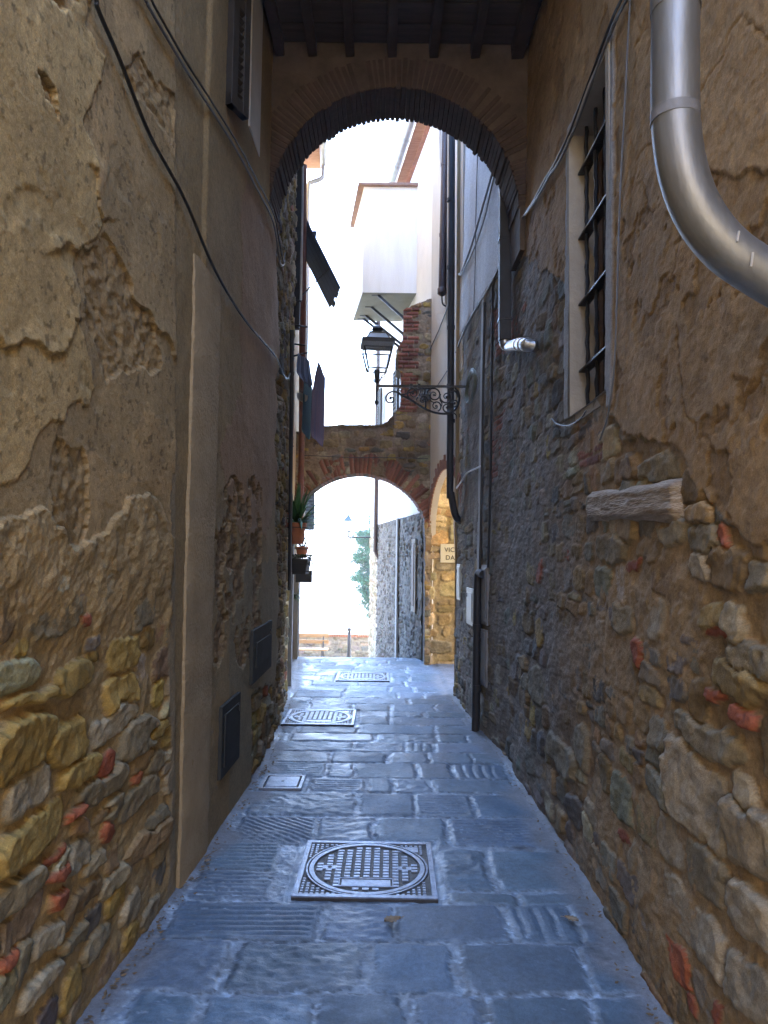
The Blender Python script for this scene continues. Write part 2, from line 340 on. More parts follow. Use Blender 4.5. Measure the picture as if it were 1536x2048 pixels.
M_TILE = mat('terracotta roof tiles', (.36, .16, .09), .85, var=.3, vscale=9, bump=.6, bscale=25)
M_WOODD = mat('old dark timber', (.055, .04, .03), .75, var=.35, vscale=5, bump=.5, bscale=18, stretch=(1, 1, 1))
def plan(fn, off, Ys): return [(float(fn(y))+off, y) for y in Ys]
# house body behind the wall sheet
b = MB(); YS = [1.5, 2.7, 3.7, 5.15, 5.9, 6.72, 8.26, 8.45]
b.prism([(-9, 1.5, -.5)]+[(x, y, -.5) for x, y in plan(XL, -.13, YS)]+[(-9, 8.45, -.5)], (0, 0, 6.85))
b.prism([(-9, -2.5, -.5), (-1.12, -2.5, -.5), (-1.10, 1.56, -.5), (-9, 1.49, -.5)], (0, 0, 6.85))
b.prism([(-9, -2.5, 6.36)]+[(x, y, 6.36) for x, y in plan(XL, .004, [-2.5, 1.5, 2.7, 3.7, 5.15, 5.9, 6.72, 8.26, 8.45])]+[(-9, 8.45, 6.36)], (0, 0, 1.4))
b.build('masonry_core', M_REND, lhouse)
MB().prism([(-9, -2.8, 7.76), (-.85, -2.8, 7.76), (-.62, 8.5, 7.76), (-9, 8.5, 7.76)], (0, 0, .14)).build('roof', M_TILE, lhouse)
# pilaster
def zcol(px0, px1, off, z1=None):
    pass
a = hitL(357, 1400)[1]; c = hitL(413, 1400)[1]; ztop = hitL(385, 512)[2]
xa = float(XL(a))+.0; xc = float(XL(c))
b = MB(); r = random.Random(3); prev = None
prof = []
ys0 = a; w1 = .05
pl0 = [(xa-.04, a), (xa+.026, a+.006), (xa+.034, a+.03), (xc+.024, c), (xc-.04, c+.002)]
vs = []; fs = []; nz = 60; n = len(pl0)
for i in range(nz+1):
    z = -.02+(ztop+.02)*i/nz
    for (x, y) in pl0: vs.append((x+.004*r.uniform(-1, 1), y+.008*math.sin(z*3.1)+.010*math.sin(z*1.1+1)+.006*r.uniform(-1, 1), z))
for i in range(nz):
    for k in range(n-1): fs.append((i*n+k, i*n+k+1, (i+1)*n+k+1, (i+1)*n+k))
fs.append(tuple(nz*n+k for k in range(n)))
b.add(vs, fs); b.build('pilaster', M_REND2, lhouse, smooth=True)
# louvred shutter high on the left wall
w = thing('window', (-1.0, 4.9, 4.7), None, None); w.parent = lhouse; w.matrix_parent_inverse = Matrix.Translation(-Vector(lhouse['_b']))
M_SHUT = mat('dark green-brown shutter paint', (.035, .03, .026), .55, var=.3, vscale=12, bump=.2)
M_WHITE = mat('white window surround', (.62, .60, .56), .8, var=.08, vscale=6, bump=.2)
q0 = hitL(494, 250, .004); q1 = hitL(513, 305, .004)
MB().box((q1[0]-.05, q0[1], q1[2]+.0), (q1[0]+.014, q1[1]+.06, 6.1)).build('surround', M_WHITE, w)
b = MB(); p = np.array(hitL(457, 202, .03)); q = np.array(hitL(491, 246, .10)); zb = (p[2]+q[2])/2
p[2] = q[2] = zb
d = (q-p); L = np.linalg.norm(d); d /= L; nrm = np.array([d[1], -d[0], 0])
mid = (p+q)/2
for s_ in (0, 1): c0 = p+d*(.03+s_*(L-.06)); b.obox(c0+np.array([0, 0, .7]), d*.03, nrm*.025, (0, 0, .7))
for z in (.04, .7, 1.36): b.obox(mid+np.array([0, 0, z]), d*L/2, nrm*.023, (0, 0, .04))
for i in range(26): b.obox(mid+np.array([0, 0, .1+i*.05]), d*(L/2-.05), nrm*.018+np.array([0, 0, .012]), (-nrm*.003+np.array([0, 0, .006])))
b.build('shutter', M_SHUT, w, bevel=.003)
# ================================================================== RIGHT HOUSE
rhouse = thing('stone_house', (1.2, 5, 0), 'brown rubble stone house with barred window along the right of the alley', 'house')
WF_T = hitR(1143, 288); WF_B = hitR(1150, 838); WN_T = hitR(1232, 85); WN_B = hitR(1212, 780)
WY0, WY1 = float((WN_T[1]+WN_B[1])/2), float((WF_T[1]+WF_B[1])/2); WZ0, WZ1 = float((WN_B[2]+WF_B[2])/2), float((WF_T[2]+WN_T[2])/2)
def right_wall():
    k = math.log(8.96/1.5)/400; Yc = 1.5*np.exp(k*np.arange(401)); Zc = np.arange(-.03, 7.4, .0074)
    Yc[np.argmin(abs(Yc-WY0))] = WY0; Yc[np.argmin(abs(Yc-WY1))] = WY1; Zc[np.argmin(abs(Zc-WZ0))] = WZ0; Zc[np.argmin(abs(Zc-WZ1))] = WZ1
    nu, nv = len(Yc), len(Zc); u, v = [a.ravel() for a in np.meshgrid(Yc, Zc, indexing='ij')]
    X0 = XR(u, v); P = np.stack([X0, u, v], 1); px, py = proj(P)
    man, mc = manual([(1285, 1360, 897, 965, 1), (1364, 1409, 934, 1015, 3), (1380, 1434, 1015, 1056, 3), (1380, 1442, 1060, 1108, 1), (1440, 1466, 1060, 1100, 4), (1382, 1422, 1108, 1160, 2), (1420, 1494, 1102, 1176, 3), (1484, 1545, 1116, 1180, 1),
        (1401, 1455, 1203, 1259, 0), (1415, 1463, 1254, 1280, 4), (1453, 1494, 1205, 1278, 1), (1467, 1550, 1278, 1342, 1), (1432, 1513, 1317, 1408, 0), (1411, 1446, 1379, 1406, 4), (1471, 1521, 1408, 1456, 4), (1314, 1380, 1048, 1090, 1),
        (1272, 1288, 1280, 1342, 4), (1258, 1285, 1122, 1143, 4), (1198, 1252, 1073, 1127, 1), (1277, 1318, 1077, 1123, 3), (1324, 1447, 1470, 1685, 2), (1320, 1376, 1606, 1751, 2), (1451, 1545, 1590, 1764, 2), (1351, 1467, 1420, 1524, 1),
        (1329, 1450, 1740, 1946, 2), (1386, 1451, 1664, 1822, 1), (1459, 1545, 1751, 1913, 2), (1451, 1545, 1875, 2060, 2), (1264, 1293, 1669, 1772, 2), (1173, 1206, 1602, 1669, 2), (1432, 1455, 1985, 2060, 4), (1378, 1397, 1983, 2045, 4),
        (1150, 1178, 1440, 1540, 1), (1290, 1330, 1180, 1270, 2), (1232, 1270, 1200, 1270, 1), (1060, 1100, 1330, 1420, 1), (1100, 1150, 1460, 1560, 1), (1240, 1264, 1660, 1700, 4)], hitR, 1)
    man[:, 2:] *= 1.12
    st = merge_sites(courses(1.2, 9.3, -.1, 7.6, (.09, .20), (.13, .36), 15, .97), man)
    hs, edge, ID = stone_height(u, v, st, 121, relief=.036, lev=.013, warp=.03); hs = hs+.008*(ID < len(man))
    sc = np.clip(2.2/u, .25, 1.2); qx = px+14*sc*fbm(u, v, 5, 5, 180); qy = py+30*sc*fbm(u, v, 5, 5, 190)
    r = np.random.default_rng(14); n = len(st); G2 = (.225, .195, .145)
    cols = pal([OCH, G2, PALE, BRN, BRICK, DK], [.3, 5, 2.5, 4, .05, 1.2], n, r, .12)
    base = [(.31, .225, .10), (.27, .22, .14), (.37, .30, .20), BRN, (.31, .10, .055)]
    for i, c in enumerate(mc): cols[i] = np.array(base[c])*(1+r.normal(0, .10))
    cs = cols[ID]*(1+.27*fbm(u, v, 16, 4, 133)[:, None])
    mort = -.004+.008*fbm(u, v, 16, 4, 150)+.0035*fbm(u, v, 70, 3, 151)+.020*fbm(u, v, 1.7, 3, 152)
    mort = mort+.009+.012*sstep(-.1, .5, fbm(u, v, 1.3, 3, 157))-.013*sstep(900, 1000, qy)*sstep(1180, 1330, px)
    cm = np.array((.34, .235, .125))*(1+.24*fbm(u, v, 12, 5, 153)[:, None])
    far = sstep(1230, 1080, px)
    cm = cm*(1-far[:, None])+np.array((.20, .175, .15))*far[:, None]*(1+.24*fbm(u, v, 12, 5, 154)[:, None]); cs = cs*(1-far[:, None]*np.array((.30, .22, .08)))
    # bands of thin brick in the masonry
    bk = inpoly(qx, qy, [(1155, 905), (1215, 880), (1215, 925), (1160, 935)]) | inpoly(qx, qy, [(985, 840), (1015, 820), (1015, 960), (985, 960)]) | (inpoly(qx, qy, [(990, 620), (1040, 600), (1040, 690), (990, 720)]))
    row = np.floor(v/.062); bu = (u/.25+.5*(row % 2)) % 1; bv = (v/.062) % 1
    be = np.minimum(np.minimum(bu, 1-bu)*.25, np.minimum(bv, 1-bv)*.062); hb = .012*sstep(.002, .012, be)+.004*fbm(u, v, 30, 3, 155); hs = np.where(bk, hb, hs)
    cs = np.where(bk[:, None], np.array((.25, .10, .06))*(1+.3*fbm(row*1.7, np.floor(u/.25+.5*(row % 2))*2.3, 1, 1, 156)[:, None]), cs)
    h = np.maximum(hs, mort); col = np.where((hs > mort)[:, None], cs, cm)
    # thick rough plaster on the upper part
    yb = np.interp(px, [1000, 1050, 1130, 1200, 1260, 1300, 1350, 1380, 1420, 1470, 1536], [420, 520, 560, 800, 870, 880, 900, 940, 1010, 1060, 1090])
    pl = qy < yb
    hp = .022+.006*fbm(u, v, 2.2, 4, 171)+.0042*fbm(u, v, 16, 4, 172)+.0022*fbm(u, v, 60, 3, 173)
    crk = np.abs(fbm(u, v, 2.4, 4, 174)); hp = hp-.008*sstep(.05, .0, crk)*(fbm(u, v, 1.3, 2, 175) > .0)
    sm = inpoly(qx, qy, [(1410, -100), (1600, -100), (1600, 330), (1470, 360), (1420, 310), (1400, 200)]); hp = hp+.012*sm
    cp = np.array((.37, .24, .115))*(1+.16*fbm(u, v, 4, 5, 176)+.16*fbm(u, v, 20, 4, 177))[:, None]; cp = np.where(sm[:, None], np.array((.42, .28, .14))*(1+.1*fbm(u, v, 6, 4, 178)[:, None]), cp)
    flk = (fbm(u, v, 6, 5, 179) > .45) & ~sm; hp = hp-.008*flk; cp = np.where(flk[:, None], cp*np.array((.8, .78, .75)), cp)
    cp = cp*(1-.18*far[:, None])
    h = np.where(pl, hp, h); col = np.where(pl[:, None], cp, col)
    # pale painted wall above the rubble, past the arch
    yl = np.interp(px, [900, 925, 950, 985, 1012], [715, 672, 625, 570, 520]); pt = (u > 5.9) & (py+5*fbm(u, v, 6, 4, 181) < yl)
    cpt = np.array((.60, .62, .64))*(1+.07*fbm(u*4, v*.6, 5, 4, 182)[:, None]); h = np.where(pt, .035+.003*fbm(u, v, 3, 3, 183), h); col = np.where(pt[:, None], cpt, col)
    # smooth band round the window
    du = np.maximum(WY0-u, u-WY1); dv = np.maximum(WZ0-v, v-WZ1); dw = np.maximum(du, dv)
    bd = (dw < .10+.015*fbm(u, v, 5, 3, 184)) & ~((v < WZ0) & (u > WY0-.02)); h = np.where(bd, .026+.002*fbm(u, v, 10, 3, 185), h); col = np.where(bd[:, None], np.array((.36, .355, .345))*(1+.08*fbm(u, v, 5, 4, 186)[:, None]), col)
    gb = (px > 1148) & (px < 1230) & (py > 845) & (py < 900); col = np.where(gb[:, None], col*np.array((1.1, 1., .95)), col)
    P[:, 0] = X0-h*np.where(pt | bd, 1., .74)
    Yq = (Yc[:-1]+Yc[1:])/2; Zq = (Zc[:-1]+Zc[1:])/2
    keep = ~(((Yq > WY0) & (Yq < WY1))[:, None] & ((Zq > WZ0) & (Zq < WZ1))[None, :])
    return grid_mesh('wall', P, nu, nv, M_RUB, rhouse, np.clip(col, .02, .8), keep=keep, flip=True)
right_wall()
b = MB(); YS = [1.45, 2.96, 4, 5.28, 7.2, 8.9]
b.prism([(9, 1.5, -.5), (9, 8.9, -.5)]+[(x, y, -.5) for x, y in plan(XR, .5, YS[::-1])], (0, 0, 7.84))
b.prism([(9, -2.5, -.5), (9, 1.48, -.5), (1.12, 1.54, -.5), (1.14, -2.5, -.5)], (0, 0, 7.6))
b.prism([(9, 1.52, 7.36), (9, 8.92, 7.36)]+[(x, y, 7.36) for x, y in plan(XR, .09, [8.92, 7.2, 5.28, 4, 2.96, 1.52])], (0, 0, .9))
b.prism([(9, 3.6, 8.27), (9, 8.92, 8.27), (.985, 8.92, 8.27), (1.2, 3.6, 8.27)], (0, 0, 3.7))
x9 = float(XR(8.95))
b.prism([(x9-.005, 8.93, -.3), (9, 8.93, -.3), (9, 9.05, -.3), (x9+.01, 9.05, -.3)], (0, 0, 12.2))
b.build('masonry_core', M_REND, rhouse)
MB().prism([(9, 3.4, 11.97), (9, 9.2, 11.97), (.6, 9.2, 11.97), (.8, 3.4, 11.97)], (0, 0, .15)).build('roof', M_TILE, rhouse)
# barred window
w = thing('window', (1.2, (WY0+WY1)/2, WZ0), None, None); w.parent = rhouse; w.matrix_parent_inverse = Matrix.Translation(-Vector(rhouse['_b']))
xw = lambda z: float(XR((WY0+WY1)/2, z))-.03
M_REV = mat('whitewashed reveal', (.37, .32, .25), .9, var=.14, vscale=5, bump=.4, bscale=40)
b = MB(); x0 = xw(WZ0)+.012; x1 = x0+.34
b.box((x0, WY1, WZ0-.05), (x1, WY1+.05, WZ1+.05)); b.box((x0, WY0-.05, WZ0-.05), (x1, WY0, WZ1+.05))
b.box((x0+.002, WY0, WZ1), (x1, WY1, WZ1+.05)); b.box((x0+.002, WY0, WZ0-.05), (x1, WY1, WZ0)); b.box((x1, WY0-.06, WZ0-.06), (x1+.04, WY1+.06, WZ1+.06))
b.build('reveal', M_REV, w)
M_FRW = mat('brown window frame', (.10, .055, .03), .6, var=.3, vscale=10, bump=.3)
M_GLASSD = mat('dark window glass', (.012, .013, .016), .08, var=.1, bump=0, spec=.6)
b = MB(); xf = x0+.17
for y in (WY0+.03, (WY0+WY1)/2, WY1-.03): b.box((xf, y-.03, WZ0), (xf+.05, y+.03, WZ1))
for z in (WZ0+.035, WZ1-.035): b.box((xf+.002, WY0, z-.035), (xf+.048, WY1, z+.035))
b.build('frame', M_FRW, w, bevel=.004)
MB().box((xf+.02, WY0, WZ0), (xf+.03, WY1, WZ1)).build('pane', M_GLASSD, w)
M_IRON = mat('black painted iron', (.022, .022, .025), .42, .3, var=.4, vscale=30, bump=.4, bscale=60)
M_PIPEB = mat('black enamelled pipe', (.02, .021, .026), .6, .0, var=.2, vscale=14, bump=.1)
for i in range(4):
    y = WY0+(WY1-WY0)*(i+.5)/4; pts = [(x0+.085+.003*math.sin(z*40+i), y+.003*math.sin(z*33), z) for z in np.linspace(WZ0-.03, WZ1+.03, 60)]
    MB().tube(pts, [.011+.0025*(k % 3 == 0) for k in range(60)], 8).build('window_bar', M_IRON, w, smooth=True)
for i, (ya, yb_) in enumerate([(400, 285), (507, 405), (616, 530), (727, 655)]):
    z = WZ1-(i+.62)*(WZ1-WZ0)/4.3
    MB().box((x0+.055, WY0-.02, z), (x0+.115, WY1+.02, z+.012)).build('window_bar', M_IRON, w)
# wooden beam set in the masonry
M_OLDW = mat('weathered oak beam', (.24, .175, .115), .9, col2=(.52, .43, .33), vscale=7, bump=1., bscale=16, stretch=(5, 1, 9))
Lp = [hitR(1172, 1013, .03), hitR(1352, 1000, .03)]; a, c = Lp[1], Lp[0]; hz = abs(hitR(1260, 968)[2]-hitR(1260, 1040)[2])/2
nu, nv = 90, 26; vs = []
for i in range(nu):
    t = i/(nu-1); y = a[1]+(c[1]-a[1])*t
    for j in range(nv):
        q = j/(nv-1); z = a[2]+(c[2]-a[2])*t+(q-.5)*2*hz*(1+.05*math.sin(t*7+1)+.04*math.sin(t*19)); e = min(q, 1-q)*2*hz
        crack = .010*max(0, vnoise(np.array([t*6.]), np.array([q*9.]), 5)[0]); ends = min(t, 1-t)*.9
        dep = .055*min(1, (e/.03))**.5*min(1, (ends/.03))**.5-.012-crack-.006*abs(vnoise(np.array([t*30.]), np.array([q*14.]), 8)[0])
        vs.append((float(XR(y, z))-dep, y, z))
grid_mesh('wooden_lintel', np.array(vs), nu, nv, M_OLDW, rhouse, flip=True)
# ================================================================== PASSAGE ARCH with timber ceiling
arch = thing('covered_archway', (0, 5.9, 4.4), 'dark brick and stone arch with timber ceiling bridging the alley', 'archway')
YF, YB, ZC = 5.7, 6.15, float(atY(790, 100, 5.7)[2])
ca_ = atY(790, 240, YB); AX, AR = float(ca_[0]), 1.03; AZ = float(ca_[2])-AR
M_ARCHS = mat('shade-darkened rubble of the arch', (.060, .045, .034), .95, col2=(.12, .09, .065), vscale=5, bump=1., bscale=14)  # rubble colour lowered to stand in for the shade of the passage
M_BRK = mat('old red brick', (.20, .09, .06), .9, col2=(.30, .145, .09), vscale=8, bump=.6, bscale=30)
def arch_wall(cx, cz, R, xl, xr, ztop, y0, y1, zlow, n=40):
    b = MB(); pts = [(cx+R*math.cos(math.pi*(1-i/n)), cz+R*math.sin(math.pi*(1-i/n))) for i in range(n+1)]
    poly = [(xl, zlow), (xl, ztop), (xr, ztop), (xr, zlow)]
    tops = []
    for i in range(n):
        (xa, za), (xb, zb) = pts[i], pts[i+1]
        b.add([(xa, y0, za), (xb, y0, zb), (xb, y0, ztop), (xa, y0, ztop), (xa, y1, za), (xb, y1, zb), (xb, y1, ztop), (xa, y1, ztop)],
              [(0, 1, 2, 3), (4, 7, 6, 5), (0, 4, 5, 1), (3, 2, 6, 7)])
    if pts[0][0] > xl: b.box((xl, y0, zlow), (pts[0][0], y1, ztop))
    if pts[-1][0] < xr: b.box((pts[-1][0], y0, zlow), (xr, y1, ztop))
    return b
def vouss(b, cx, cz, R, y0, y1, a0, a1, thick, length, r, jag=.012, gap=.010, prob=1., rings=1):
    n = int((a1-a0)*(R)/thick)
    for i in range(n):
        if r.random() > prob: continue
        a = a0+(a1-a0)*(i+.5)/n; d = np.array([math.cos(a), 0, math.sin(a)]); t = np.array([-math.sin(a), 0, math.cos(a)])
        r0 = R-r.uniform(0, jag)-(.012 if r.random() < .15 else 0); L = length*r.uniform(.93, 1.03)
        o = np.array([cx, (y0+y1)/2+r.uniform(-.006, .006), cz])
        b.obox(o+d*(r0+L/2), d*L/2, t*(thick-gap)/2*r.uniform(.85, 1.05), np.array([0, (y1-y0)/2, 0]))
    return b
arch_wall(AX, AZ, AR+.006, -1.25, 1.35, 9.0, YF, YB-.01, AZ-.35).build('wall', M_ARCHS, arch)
r = random.Random(5)
M_BRKD = mat('shade-darkened brick', (.045, .032, .027), .95, col2=(.085, .055, .043), vscale=9, bump=.7, bscale=30)  # brick colour darkened to imitate the shade under the arch
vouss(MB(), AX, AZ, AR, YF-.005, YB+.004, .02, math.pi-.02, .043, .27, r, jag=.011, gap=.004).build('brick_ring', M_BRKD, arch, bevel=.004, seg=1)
MB().prism([(-1.3, 3.0, ZC+.10), (1.45, 3.0, ZC+.10), (1.45, YF+.01, ZC+.10), (-1.3, YF+.01, ZC+.10)], (0, 0, 2.8)).build('upper_room', M_REND, arch)
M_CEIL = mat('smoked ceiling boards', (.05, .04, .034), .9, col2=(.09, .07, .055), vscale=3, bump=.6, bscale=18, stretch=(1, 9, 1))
b = MB()
for i in range(12): b.box((-1.2, 3.0+i*.225, ZC+.05+.002*(i % 2)), (1.35, 3.0+i*.225+.215, ZC+.098))
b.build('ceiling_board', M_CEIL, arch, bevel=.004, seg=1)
for k, px in enumerate((480, 560, 625, 700, 784, 867, 950, 1034)):
    x = float(atY(px, 95, YF)[0]); w_ = .075 if k not in (0, 7) else .10
    MB().obox((x, 4.36, ZC-.01), (w_/2, 0, .004), (0, 1.34, 0), (-.003, 0, .06)).build('joist', M_WOODD, arch, bevel=.008)
# ================================================================== rubble panels for the farther masonry
def panel(name, org, ud, nd, ulen, vlen, step, parent, poly=None, seed=1, hh=(.08, .16), ww=(.1, .3), cols=None, wts=None, mcol=(.3, .24, .16), relief=.04, mlev=-.004, pw=.022, extra=None, lev=.018, soft=False):
    """upright panel: origin, unit u direction, normal; poly in (u,v)"""
    ud = np.asarray(ud, float); nd = np.asarray(nd, float); org = np.asarray(org, float)
    uc = np.arange(0, ulen+step/2, step); vc = np.arange(0, vlen+step/2, step); nu, nv = len(uc), len(vc)
    u, v = [a.ravel() for a in np.meshgrid(uc, vc, indexing='ij')]
    st = courses(-.2, ulen+.2, -.1, vlen+.1, hh, ww, seed)
    hs, edge, ID = stone_height(u, v, st, seed*7+3, relief=relief, lev=lev, warp=pw)
    r = np.random.default_rng(seed); cols = cols or [OCH, GREY, PALE, BRN, DK]; wts = wts or [2, 4, 2, 3, 2]
    cc = pal(cols, wts, len(st), r)[ID]*(1+.25*fbm(u, v, 14, 4, seed+3)[:, None]); mort = mlev+.009*fbm(u, v, 18, 4, seed+4)+.012*fbm(u, v, 2.2, 3, seed+6)
    cm = np.array(mcol)*(1+.22*fbm(u, v, 12, 4, seed+5)[:, None]); h = np.maximum(hs, mort); col = np.where((hs > mort)[:, None], cc, cm)
    if extra: h, col = extra(u, v, h, col)
    P = org[None]+u[:, None]*ud+v[:, None]*np.array([0, 0, 1.])+h[:, None]*nd
    keep = None
    if poly is not None:
        uq, vq = [a for a in np.meshgrid((uc[:-1]+uc[1:])/2, (vc[:-1]+vc[1:])/2, indexing='ij')]
        keep = inpoly(uq+.012*fbm(uq, vq, 14, 3, seed+8), vq+.012*fbm(uq, vq, 14, 3, seed+9), poly)
    fl = np.cross(ud, [0, 0, 1.])@nd < 0
    return grid_mesh(name, P, nu, nv, M_RUB, parent, np.clip(col, .02, .8), keep=keep, flip=fl)
# ------------------------------------------------------------------ second, smaller arch
Y2 = 11.4
arch2 = thing('stone_arch', (-.4, Y2, 2.4), 'small ruined stone and brick buttress arch spanning the alley beyond the lantern', 'arch')
A2X, A2Z, R2 = -.41, 1.87, 1.17
def p2(px, py): q = atY(px, py, Y2); return float(q[0]), float(q[2])
arcp = [(A2X+R2*math.cos(t), A2Z+R2*math.sin(t)) for t in np.linspace(math.radians(25), math.radians(150), 40)]
top = [p2(*q) for q in [(600, 862), (640, 852), (700, 849), (760, 850), (775, 843), (800, 812), (803, 760), (800, 742), (791, 738), (792, 700), (798, 692), (805, 680), (807, 622), (815, 616), (835, 607), (859, 598)]]
XJ = .67
outl = [(-1.62, A2Z+.6)]+[(-1.62, top[0][1]-.05)]+top+[(.76, top[-1][1]), (.76, -.1), (XJ, -.1), (XJ, 1.9)]+[(x, z) for x, z in arcp if x < XJ and x > -1.6]
U0 = -1.66; po = [(x-U0, z) for x, z in outl]
def a2x(u, v, h, col):
    x = u+U0; ra = np.hypot(x-A2X, v-A2Z); an = np.arctan2(v-A2Z, x-A2X)
    ring = (ra > R2-.05) & (ra < R2+.30+.04*np.sin(an*23)) & (an > .35) & (v < 3.5); k = np.floor(an*R2/.066); show = (np.sin(k*12.9898)*43758.5 % 1) < .80
    f = (an*R2/.066) % 1; e = np.minimum(f, 1-f); hb = .02*sstep(.08, .25, e)+.004*np.sin(k*3.3)
    pat = fbm(x, v, 3, 3, 311) > .45
    on = ring & show & ~pat; h = np.where(on, hb, h); bc = np.array((.27, .115, .075))*(1+.3*np.sin(k*5.1)[:, None]); col = np.where((on & (e > .10))[:, None], bc, np.where(on[:, None], np.array((.26, .20, .14)), col))
    br = (x > .2) & (x < .50+.06*np.sin(np.floor(v/.075)*2.1)) & (v > 4.05); row = np.floor(v/.068); fv = (v/.068) % 1; fu = ((x+row*.11)/.21) % 1; e2 = np.minimum(np.minimum(fv, 1-fv)*.068, np.minimum(fu, 1-fu)*.21)
    ch = (np.sin(row*7.7)*999 % 1) < .88
    h = np.where(br & ch, .028*sstep(.004, .016, e2)+.006*np.sin(row*4.), h); col = np.where((br & ch & (e2 > .006))[:, None], np.array((.30, .12, .085))*(1+.35*np.sin(row*3.+np.floor((x+row*.11)/.21)*2)[:, None]), col)
    moss = sstep(.12, .0, np.interp(x, [-1.6, .15], [3.8, 3.82])-v) * (x < .15); col = col*(1-moss[:, None]*.55)
    st_ = sstep(.2, .6, fbm(x, v, 1.6, 3, 313)); col = col*(1-.35*st_[:, None])
    return h, col
panel('wall', (U0, Y2, 0), (1, 0, 0), (0, -1, 0), 2.5, 6.1, .011, arch2, po, 31, (.08, .17), (.12, .34), extra=a2x, mlev=.004, mcol=(.30, .23, .155))
MB().prism([(x+.012 if x < .5 else x, Y2+.016, z) for x, z in outl][::-1], (0, .5, 0)).build('masonry_core', M_ARCHS, arch2)
b = vouss(MB(), A2X, A2Z, R2+.004, Y2-.004, Y2+.50, .42, 2.60, .066, .20, random.Random(8), jag=.012)
b.build('brick_ring', M_BRK, arch2, bevel=.004, seg=1)
# ------------------------------------------------------------------ cream house on the right beyond the lantern
cream = thing('cream_house', (1.0, 12, 0), 'tall cream rendered house with projecting box bay behind the lantern', 'house')
M_CREAM = mat('cream lime wash', (.56, .50, .42), .9, var=.09, vscale=1.6, bump=.25, bscale=35)
M_CREAMW = mat('pale cream render', (.78, .75, .70), .9, var=.07, vscale=1.5, bump=.2, bscale=35)
# front screen with side arch: from (x,9.0) to (.74,11.38)
SA = np.array([.93, 9.05]); SB = np.array([.735, 11.42]); SL = float(np.linalg.norm(SB-SA)); sd = (SB-SA)/SL; sn = np.array([-sd[1], sd[0]])*1.0   # normal to alley side (-x)
if sn[0] > 0: sn = -sn
def sc_pt(u, z, off=0.): q = SA+sd*u+sn*off; return (q[0], q[1], z)
def hit_screen(px, py):
    d = ray(px, py); den = d[0]*sn[0]+d[1]*sn[1]; t = ((SA[0]-CAM[0])*sn[0]+(SA[1]-CAM[1])*sn[1])/den; q = CAM+t*d
    return float((q[:2]-SA)@sd), float(q[2])
uj = hit_screen(853, 1100)[0]; apx = hit_screen(893, 962)
uj = SL; ucen = .95; rz = apx[1]
hz_ = hit_screen(858, 1045)[1]
arcq = []
for i in range(25):
    t = math.pi*i/24; arcq.append((ucen+(uj-ucen)*math.cos(t), 2.05+(2.95-2.05)*math.sin(t)))
outs = [(SL, 11.2), (-.3, 11.2), (-.3, -.1), (arcq[-1][0], -.1)]+arcq[::-1]
MB().prism([sc_pt(u, z) for u, z in outs], (-sn[0]*.10, -sn[1]*.10, 0)).build('street_front', M_CREAM, cream)
b = MB(); r = random.Random(12)
for i in range(44):
    t = math.pi*(i+.5)/44; cu, cz = ucen+(uj-ucen)*math.cos(t), 2.05+.9*math.sin(t); d = np.array([math.cos(t), math.sin(t)*1.0]); L = r.uniform(.10, .22)
    e0 = np.array(sc_pt(cu-.01*d[0], cz-.01*d[1], .012)); e1 = np.array(sc_pt(cu+L*d[0], cz+L*d[1], .012))
    b.bar(e0, e1, .05, .03, up=(sn[0], sn[1], 0))
b.build('brick_ring', M_BRK, cream, bevel=.004, seg=1)
# oblique front beyond the small arch
FA = np.array([.735, 11.42]); FB = np.array([-.13, 17.0]); FL = float(np.linalg.norm(FB-FA)); fd = (FB-FA)/FL; fn = np.array([fd[1]*-1, fd[0]]); fn = fn if fn[0] < 0 else -fn
FC = np.array([-.36, 19.2]); ZL = 2.46
b = MB()
b.prism([(FA[0], FA[1], ZL), (FB[0], FB[1], ZL), (FC[0], FC[1], ZL), (4.0, 19.2, ZL), (4.0, 11.9, ZL), (1.2, 11.9, ZL)], (0, 0, 6.5))
b.prism([(FA[0]+.05, FA[1], -2), (FB[0]+.05, FB[1], -2), (FC[0]+.05, FC[1], -2), (4.0, 19.2, -2), (4.0, 11.9, -2), (1.2, 11.9, -2)], (0, 0, ZL+2.0))
b.build('wall', M_CREAMW, cream)
panel('stone_base', (FA[0]+fd[0]*.5, FA[1]+fd[1]*.5, -1.0), (fd[0], fd[1], 0), (fn[0], fn[1], 0), FL-.5, 1.0+ZL, .016, cream, None, 41, (.06, .12), (.08, .2), [(.15, .14, .125), (.19, .175, .15), (.11, .10, .09)], [3, 2, 2], (.20, .185, .16), .035, .004)
cd2 = (FC-FB)/np.linalg.norm(FC-FB); cn2 = np.array([-cd2[1], cd2[0]]); cn2 = cn2 if cn2[0] < 0 else -cn2
panel('stone_base', (FB[0], FB[1], -1.2), (cd2[0], cd2[1], 0), (cn2[0], cn2[1], 0), float(np.linalg.norm(FC-FB)), 1.2+ZL, .03, cream, None, 42, (.08, .14), (.1, .25), [PALE, GREY], [2, 1], (.5, .46, .40))
def fpt(u, z, off=0.): q = FA+fd*u+fn*off; return np.array([q[0], q[1], z])
def hit_front(px, py, off=0.):
    d = ray(px, py); o = FA+fn*off; t = ((o[0]-CAM[0])*fn[0]+(o[1]-CAM[1])*fn[1])/(d[0]*fn[0]+d[1]*fn[1]); q = CAM+t*d
    return float((q[:2]-FA)@fd), float(q[2])
